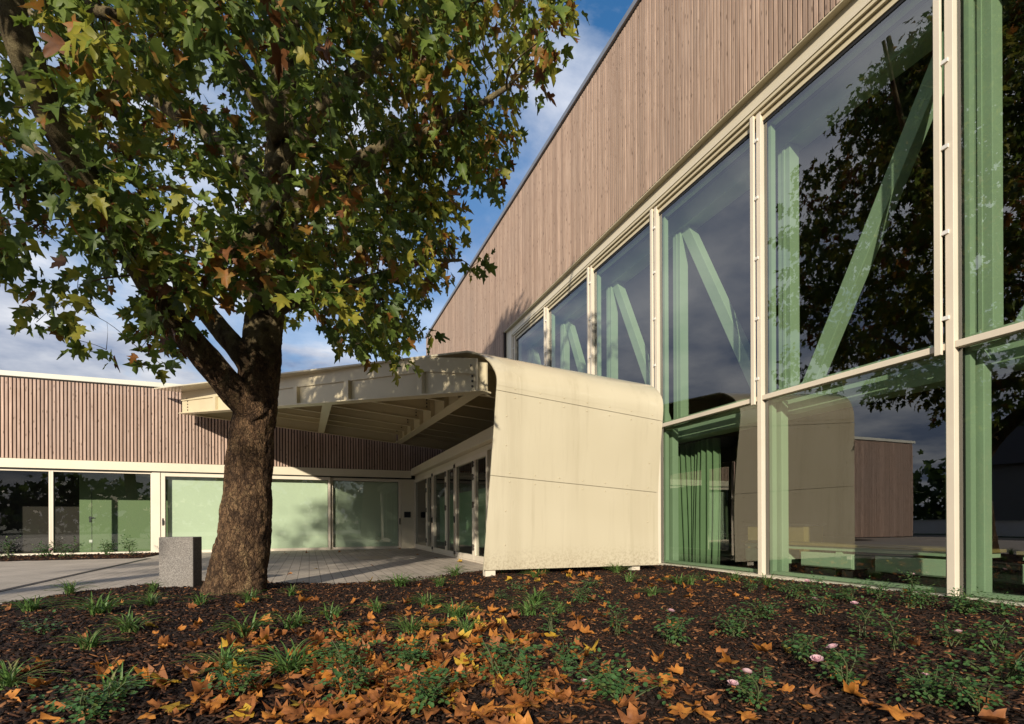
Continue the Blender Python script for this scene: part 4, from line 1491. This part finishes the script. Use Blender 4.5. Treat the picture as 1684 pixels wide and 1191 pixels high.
for i, p in enumerate(near):
    w = RNG.random()
    c = 0 if w < 0.62 else 1 if w < 0.94 else 2
    o = bpy.data.objects.new('fallen_leaf', RNG.choice(leaf_meshes[c]))
    col.objects.link(o)
    s = RNG.uniform(0.38, 0.88)
    o.scale = (s, s, s)
    o.location = (p.x, p.y, bed_z(p.x, p.y) + RNG.uniform(0.004, 0.024))
    o.rotation_euler = (RNG.gauss(0, 0.2), RNG.gauss(0, 0.2), RNG.uniform(0, 6.28))
    tag(o, LEAFLABEL[c][0], 'fallen leaf', LEAFLABEL[c][1])
n_ = len(far)
po = np.array([(p.x, p.y, bed_z(p.x, p.y) + 0.02) for p in far])
for u_, v_ in ((640, 905), (655, 903), (600, 906), (505, 909), (470, 912), (560, 908), (690, 912), (720, 918), (610, 930), (520, 935), (760, 925), (480, 945)):
    q_ = at(u_, v_, 0.004)
    po[n_ - 1] = (q_.x, q_.y, 0.012)
    n_ -= 1
n_ = len(po)
yaw = NR.uniform(0, 6.28, n_)
lt = leaf_cloud('leaf_litter', po, unit_rows(np.stack([NR.normal(0, .4, n_), NR.normal(0, .4, n_), np.ones(n_)], 1)), unit_rows(np.stack([np.cos(yaw), np.sin(yaw), NR.normal(0, .15, n_)], 1)),
                NR.uniform(0.07, 0.17, n_), [M['dry1'], M['dry2'], M['dry3']], NR.choice(3, n_, p=[.52, .40, .08]), None, 0.7)
tag(lt, 'scattered orange and brown leaf litter over the farther part of the bed', 'leaf litter', kind='stuff')

# ------------------------------------------------------------------ lilyturf tufts
def tuft_mesh(seed, nb, h, spread):
    r = random.Random(seed)
    mb = MB()
    for i in range(nb):
        a = r.uniform(0, 6.28)
        L_ = h * r.uniform(0.55, 1.15)
        out = spread * r.uniform(0.25, 1.0)
        x0, y0 = r.gauss(0, 0.025), r.gauss(0, 0.025)
        w = r.uniform(0.0045, 0.009)
        sx, sy = -math.sin(a), math.cos(a)
        vs = []
        for j in range(6):
            t_ = j / 5
            rad_ = out * t_ ** 1.3
            z = L_ * (1.55 * t_ - 0.95 * t_ * t_ * (0.5 + out / spread * 0.65))
            ww = w * (1 - t_ ** 2.2) + 0.0008
            cx, cy = x0 + math.cos(a) * rad_, y0 + math.sin(a) * rad_
            vs += [(cx - sx * ww, cy - sy * ww, z + 0.003), (cx, cy, z), (cx + sx * ww, cy + sy * ww, z + 0.003)]
        fs = []
        for j in range(5):
            fs += [(j * 3, j * 3 + 1, j * 3 + 4, j * 3 + 3), (j * 3 + 1, j * 3 + 2, j * 3 + 5, j * 3 + 4)]
        mb.add(vs, fs, 1 if r.random() < 0.16 else 0, True)
    return mb
tuft_protos = []
for k in range(6):
    o = tuft_mesh(100 + k, [44, 52, 36, 60, 30, 48][k], [0.20, 0.22, 0.20, 0.22, 0.16, 0.21][k], [0.32, 0.36, 0.28, 0.42, 0.24, 0.34][k]).build('grass_tuft', [M['grass'], M['grassdry']])
    tuft_protos.append(o.data)
    bpy.data.objects.remove(o)
TUFTS = [
 (52, 1002, 3, 'spreading grass tuft at the paving edge, leftmost of the back row'),
 (116, 980, 1, 'tall grass tuft on the paving edge left of the granite block'),
 (163, 1012, 3, 'wide grass tuft in front of the paving, second row left of the tree'),
 (248, 998, 1, 'dense grass tuft just in front of the granite block'),
 (252, 974, 4, 'small grass tuft at the left foot of the granite block'),
 (328, 996, 4, 'small grass tuft at the left foot of the tree trunk'),
 (411, 990, 0, 'grass tuft growing at the right foot of the tree trunk'),
 (213, 1042, 5, 'arching grass tuft left of the middle of the dark bare mulch'),
 (146, 1068, 0, 'grass tuft beside an orange leaf in the left foreground'),
 (405, 1048, 5, 'upright grass tuft below the tree trunk'),
 (480, 1032, 2, 'thin grass tuft right of the one below the trunk'),
 (549, 1014, 2, 'grass tuft midway between the trunk and the curved shell'),
 (480, 980, 4, 'tiny grass tuft by the paving right of the trunk'),
 (369, 1106, 1, 'grass tuft left of the thickest drift of leaves'),
 (476, 1108, 3, 'grass tuft rising from the left edge of the leaf drift'),
 (14, 1132, 1, 'big grass tuft cut by the left picture edge'),
 (190, 1148, 2, 'sparse pale grass tuft in the left foreground'),
 (656, 965, 3, 'bushy wide grass tuft near the paving corner'),
 (723, 965, 0, 'grass tuft between the bushy wide one and the shell'),
 (748, 945, 1, 'grass tuft at the paving end left of the shell foot'),
 (823, 944, 0, 'grass tuft at the left foot of the curved shell'),
 (880, 951, 5, 'grass tuft under the middle of the curved shell'),
 (700, 994, 0, 'grass tuft behind the second leaf drift, left one of two'),
 (620, 1004, 2, 'slim grass tuft with a yellow leaf beside it'),
 (750, 1015, 3, 'large drooping grass tuft behind the yellow leaves'),
 (880, 996, 5, 'grass tuft in front of the shell, rear one of a pair'),
 (869, 1015, 0, 'grass tuft in front of the shell, front one of a pair'),
 (676, 1044, 1, 'upright bright grass tuft among orange leaves'),
 (766, 1044, 2, 'drooping grass tuft right of the orange leaves'),
 (1015, 941, 1, 'tall grass tuft at the right foot of the curved shell'),
 (1035, 958, 2, 'narrow grass tuft in front of the right shell foot'),
 (1072, 978, 0, 'grass tuft before the first glass pane'),
 (920, 1012, 4, 'small yellowing grass tuft in the middle of the bed'),
 (1115, 961, 5, 'grass tuft close to the curtain window'),
 (1210, 954, 0, 'grass tuft at the sill left of the nearer narrow mullion'),
 (1136, 962, 4, 'low grass tuft below the curtain'),
 (1262, 962, 2, 'grass tuft at the foot of the narrow mullion'),
]
for u, v, k, lb in TUFTS:
    p = at(u, v)
    o = bpy.data.objects.new('grass_tuft', tuft_protos[k])
    col.objects.link(o)
    s = RNG.uniform(0.9, 1.2)
    o.scale = (s, s, s * RNG.uniform(0.9, 1.1))
    o.location = (p.x, p.y, bed_z(p.x, min(p.y, edge_y(p.x) - 0.1)) - 0.005)
    o.rotation_euler = (0, 0, RNG.uniform(0, 6.28))
    tag(o, lb, 'grass tuft', 'grass tufts in the planting bed')

# ------------------------------------------------------------------ roses
def rose_parts(seed, nst, h, spread, dens=1.0):
    r = random.Random(seed)
    stem = MB()
    lp, ln_, lt_, ls_, lm_ = [], [], [], [], []
    tops = []
    for i in range(nst):
        a = r.uniform(0, 6.28)
        tipp = Vector((math.cos(a) * spread * r.uniform(.3, 1), math.sin(a) * spread * r.uniform(.3, 1), h * r.uniform(.55, 1.1)))
        mid = tipp * 0.5 + Vector((r.gauss(0, .03), r.gauss(0, .03), h * 0.12))
        PP, RR = curve([Vector((r.gauss(0, .02), r.gauss(0, .02), -0.02)), mid, tipp], [0.006, 0.0045, 0.0025], 4)
        stem.tube(PP, RR, 5, caps=False)
        tops.append(tipp)
        for j in range(int(9 * dens) + r.randint(0, 3)):
            q = PP[r.randint(2, len(PP) - 1)]
            d = Vector((r.gauss(0, 1), r.gauss(0, 1), r.gauss(0.15, .5))).normalized()
            for m_ in range(5):
                c = q + d * (0.03 + 0.022 * m_)
                sd_ = Vector((-d.y, d.x, 0)) * (0.026 * (-1 if m_ % 2 else 1) * (1 if m_ < 4 else 0))
                lp.append(c + sd_)
                lt_.append((d * 0.7 + sd_.normalized() * (0.8 if m_ < 4 else 0) + Vector((0, 0, -0.15))).normalized())
                ln_.append((Vector((0, 0, 1)) + d * 0.3 + Vector((r.gauss(0, .3), r.gauss(0, .3), 0))).normalized())
                ls_.append(r.uniform(0.028, 0.044))
                lm_.append(1 if r.random() < 0.22 else 0)
    fol = MB()
    for p_, n2, t2, s2, m2 in zip(lp, ln_, lt_, ls_, lm_):
        sdv = t2.cross(n2).normalized()
        vs = [p_, p_ + t2 * s2 * .3 + sdv * s2 * .36, p_ + t2 * s2 * .7 + sdv * s2 * .30, p_ + t2 * s2, p_ + t2 * s2 * .7 - sdv * s2 * .30, p_ + t2 * s2 * .3 - sdv * s2 * .36]
        c = p_ + t2 * s2 * .5 - n2 * s2 * .08
        vs.append(c)
        fol.add(vs, [(6, i, (i + 1) % 6) for i in range(6)], m2)
    return stem, fol, tops
flower = MB()
rr = random.Random(5)
for ring, (cnt, rad_, tilt, sz) in enumerate(((5, 0.004, 0.25, 0.020), (6, 0.009, 0.6, 0.026), (7, 0.014, 1.05, 0.030))):
    for k in range(cnt):
        a = 6.283 * k / cnt + ring * 0.5
        o_ = Vector((math.cos(a), math.sin(a), 0)); s_ = Vector((-o_.y, o_.x, 0))
        up_ = Vector((0, 0, 1))
        b0 = o_ * rad_ * 0.3
        dr = (up_ * math.cos(tilt) + o_ * math.sin(tilt))
        nn = (o_ * math.cos(tilt) - up_ * math.sin(tilt))
        vs = [b0, b0 + dr * sz * .5 + s_ * sz * .5 + nn * .003, b0 + dr * sz + s_ * sz * .35, b0 + dr * sz * 1.08 + nn * .005, b0 + dr * sz - s_ * sz * .35, b0 + dr * sz * .5 - s_ * sz * .5 + nn * .003, b0 + dr * sz * .55 + nn * .007]
        flower.add(vs, [(6, i, (i + 1) % 6) for i in range(6)], 0, True)
fo_ = flower.build('flower', M['petal'])
FLOWER = fo_.data
bpy.data.objects.remove(fo_)
rose_protos = []
for k, (nst, h, sp, dn) in enumerate(((5, 0.22, 0.19, 0.7), (7, 0.28, 0.21, 0.7), (5, 0.32, 0.16, 0.5), (8, 0.20, 0.24, 0.8), (4, 0.16, 0.13, 0.7))):
    st, fo, tops = rose_parts(300 + k, nst, h, sp, dn)
    so = st.build('stems', M['rosestem']); f2 = fo.build('foliage', [M['rose'], M['roselight']])
    rose_protos.append((so.data, f2.data, tops))
    bpy.data.objects.remove(so); bpy.data.objects.remove(f2)
def rose(loc, k, label, group, flowers=0, scale=1.0, name='rose_bush'):
    e_ = bpy.data.objects.new(name, None)
    col.objects.link(e_)
    e_.location = loc
    e_.rotation_euler = (0, 0, RNG.uniform(0, 6.28))
    e_.scale = (scale,) * 3
    tag(e_, label, 'rose bush', group)
    st, fo, tops = rose_protos[k]
    for nm, me in (('stems', st), ('foliage', fo)):
        o = bpy.data.objects.new(nm, me); col.objects.link(o); o.parent = e_
    for i in range(flowers):
        o = bpy.data.objects.new('flower', FLOWER); col.objects.link(o); o.parent = e_
        tp = tops[(i * 2 + k) % len(tops)]
        o.location = tp + Vector((0, 0, 0.004)); o.rotation_euler = (RNG.gauss(0, .5), RNG.gauss(0, .5), RNG.uniform(0, 6))
        s = RNG.uniform(0.85, 1.15)
        o.scale = (s, s, s)
    return e_
ROSES = [
 (143, 1178, 3, 0, 'leafy rose bush at the bottom edge in the left foreground'),
 (76, 1042, 4, 0, 'low broad leaved plant among grass tufts at the far left'),
 (383, 1152, 0, 0, 'rose bush at the left rim of the leaf drift'),
 (552, 1088, 4, 0, 'small rose bush between the two grass tufts and the leaf drift'),
 (556, 1044, 4, 0, 'tiny rose bush below the slim grass tuft left of centre'),
 (573, 1108, 1, 0, 'rose bush standing in the upper left of the leaf drift'),
 (570, 1152, 0, 0, 'rose bush standing in the lower left of the leaf drift'),
 (680, 1098, 3, 0, 'wide rose bush behind the yellow lobed leaf'),
 (700, 1162, 1, 0, 'rose bush in the middle of the leaf drift near the bottom edge'),
 (826, 1122, 1, 0, 'dark rose bush at the right of the leaf drift, rear one'),
 (866, 1152, 2, 0, 'straggly rose bush at the right of the leaf drift, front one'),
 (932, 1098, 0, 0, 'rose bush beside a big curled orange leaf'),
 (1019, 1152, 3, 1, 'rounded broad leaved rose bush at the bottom centre right'),
 (906, 1044, 2, 0, 'thin upright rose bush on bare mulch in the centre'),
 (1016, 1044, 2, 0, 'thin rose bush with yellow leaves right of centre'),
 (1098, 1054, 1, 1, 'rose bush with a pale pink flower right of centre'),
 (956, 992, 1, 0, 'rose bush in front of the shell, yellow tinted'),
 (972, 964, 4, 0, 'small rose bush near the shell base, right of its middle'),
 (853, 968, 4, 0, 'small bright rose bush near the shell base, left of its middle'),
 (820, 984, 4, 0, 'small rose bush left of the paired grass tufts'),
 (1204, 1046, 3, 0, 'wide leafy rose bush below the narrow mullion'),
 (1247, 1018, 3, 0, 'low spreading rose bush between the narrow mullion and the wide leafy one'),
 (1308, 1082, 1, 0, 'rose bush with light leaf tips in the right middle ground'),
 (1311, 986, 1, 1, 'rose bush with one faded flower near the sill right of the narrow mullion'),
 (1351, 1012, 0, 1, 'rose bush with a pink flower in front of the middle glass pane'),
 (1401, 992, 1, 0, 'rose bush without flowers close to the sill of the middle pane'),
 (1418, 1050, 2, 1, 'rose bush with a lone pink flower in the right middle ground'),
 (1472, 1068, 2, 0, 'yellowish rose bush beside a large brown leaf at the right'),
 (1495, 1002, 1, 0, 'dense rose bush by the sill left of the broad mullion'),
 (1500, 976, 2, 1, 'tall rose bush overlapping the glass left of the broad mullion'),
 (1560, 1060, 0, 1, 'rose bush with a full pink flower at the right'),
 (1592, 1008, 3, 0, 'spreading rose bush below the broad mullion'),
 (1642, 1068, 0, 0, 'rose bush near the right edge, middle row'),
 (1652, 1120, 3, 0, 'rose bush at the right edge, front row'),
 (1395, 1133, 1, 3, 'rose bush with three pink flowers in the right foreground'),
 (1525, 1153, 3, 1, 'leafy rose bush with one flower in the right foreground'),
 (1247, 1168, 1, 3, 'rose bush with a cluster of pink flowers at the bottom edge'),
 (1612, 1177, 0, 0, 'rose bush in the bottom right corner'),
 (1150, 952, 4, 0, 'low leafy seedling at the sill under the curtain'),
 (1185, 960, 4, 0, 'low leafy seedling at the sill where the curtain ends'),
 (1236, 972, 0, 0, 'leafy rose bush hiding the foot of the narrow mullion'),
 (1280, 972, 4, 0, 'low leafy seedling at the sill just right of the narrow mullion'),
 (1340, 976, 0, 0, 'leafy rose bush at the sill before the left cabinet'),
 (1375, 984, 4, 0, 'low leafy seedling at the sill before the dark table leg'),
 (1445, 986, 3, 0, 'spreading rose bush at the sill before the longest cabinet'),
 (1530, 998, 1, 0, 'leafy rose bush just left of the foot of the broad mullion'),
 (1640, 1010, 3, 0, 'spreading rose bush at the sill in the rightmost corner'),
 (1574, 988, 4, 0, 'small rose bush against the foot of the broad mullion'),
]
for u, v, k, nf, lb in ROSES:
    p = at(u, v)
    rose((p.x, p.y, bed_z(p.x, p.y)), k, lb, 'rose bushes in the planting bed', nf, RNG.uniform(0.75, 1.0))
FRONT = [(-10.6, 20.6, 'rose bush under the left window, leftmost one'), (-9.6, 21.0, 'rose bush under the left window, left of the window post'), (-8.5, 20.4, 'rose bush at the window post in the narrow bed'),
         (-7.7, 20.9, 'rose bush with a pale flower in front of the dark glass'), (-7.0, 20.5, 'rose bush before the left side of the green partition'), (-6.3, 21.1, 'rose bush before the middle of the green partition'), (-5.5, 20.8, 'rose bush at the right end of the narrow bed')]
for i, (x, y, lb) in enumerate(FRONT):
    rose((x, y, 0.02), i % 4, lb, 'rose bushes under the left windows', 1 if i in (1, 3) else 0, 1.7)

# ------------------------------------------------------------------ what the glass mirrors: street side behind the tree
hs = empty('house', (-38, 20, 0), 'dark plastered house with a pitched roof across the street', 'house')
b = MB(); b.box(-43, -33, 11, 27, 0, 5.5); b.build('wall', paint('grey_render', (0.16, 0.15, 0.14), 0.9, 0.1), hs)
b = MB(); b.add([(-43.5, 10.5, 5.4), (-32.5, 10.5, 5.4), (-32.5, 27.5, 5.4), (-43.5, 27.5, 5.4), (-38, 10.5, 9.6), (-38, 27.5, 9.6)], [(0, 1, 4), (2, 3, 5), (1, 2, 5, 4), (3, 0, 4, 5), (0, 3, 2, 1)]); b.build('roof', paint('dark_roof_tiles', (0.05, 0.04, 0.038), 0.8, 0.2), hs)
for y in (13, 17, 21, 25):
    w = bx('window', M['frame'], hs, -33.0, -32.95, y - 0.6, y + 0.6, 1.2, 2.6)
    bx('pane', M['gasket'], w, -32.95, -32.93, y - 0.5, y + 0.5, 1.3, 2.5)
def wood(label, line, n_, h_):
    P_, N_, T_, S_ = [], [], [], []
    for i in range(n_):
        s_ = RNG.random()
        (x0, y0), (x1, y1) = line
        top = h_ * (0.72 + 0.28 * math.sin(s_ * 37) * math.sin(s_ * 91 + 1))
        P_.append((x0 + (x1 - x0) * s_ + RNG.gauss(0, 1.6), y0 + (y1 - y0) * s_ + RNG.gauss(0, 1.6), top * RNG.random() ** 0.8))
        v_ = Vector((RNG.gauss(0, 1), RNG.gauss(0, 1), RNG.gauss(0, 1))).normalized(); w_ = Vector((RNG.gauss(0, 1), RNG.gauss(0, 1), RNG.gauss(-.5, 1))).normalized()
        N_.append(v_); T_.append(w_); S_.append(RNG.uniform(0.7, 1.5))
    o = leaf_cloud('wood', np.array(P_), unit_rows(np.array(N_)), unit_rows(np.array(T_)), np.array(S_), [M['dark_leaf'], M['lf2']], NR.choice(2, n_), None, 0.3)
    tag(o, label, 'trees', kind='stuff')
wood('dense dark band of trees south of the forecourt', ((-70, -40), (60, -40)), 5200, 8.5)
wood('dense dark band of trees behind the street houses', ((-58, -30), (-58, 70)), 4200, 10.5)
gw = empty('garden_wall', (-29, 15, 0), 'low white garden wall along the street', 'wall')
bx('wall', M['white'], gw, -29.1, -28.9, -10, 40, 0, 1.0)
bx('coping', M['palecap'], gw, -29.16, -28.84, -10, 40, 1.002, 1.07)

print('clumps', len(clumps), 'leaves', len(pos))
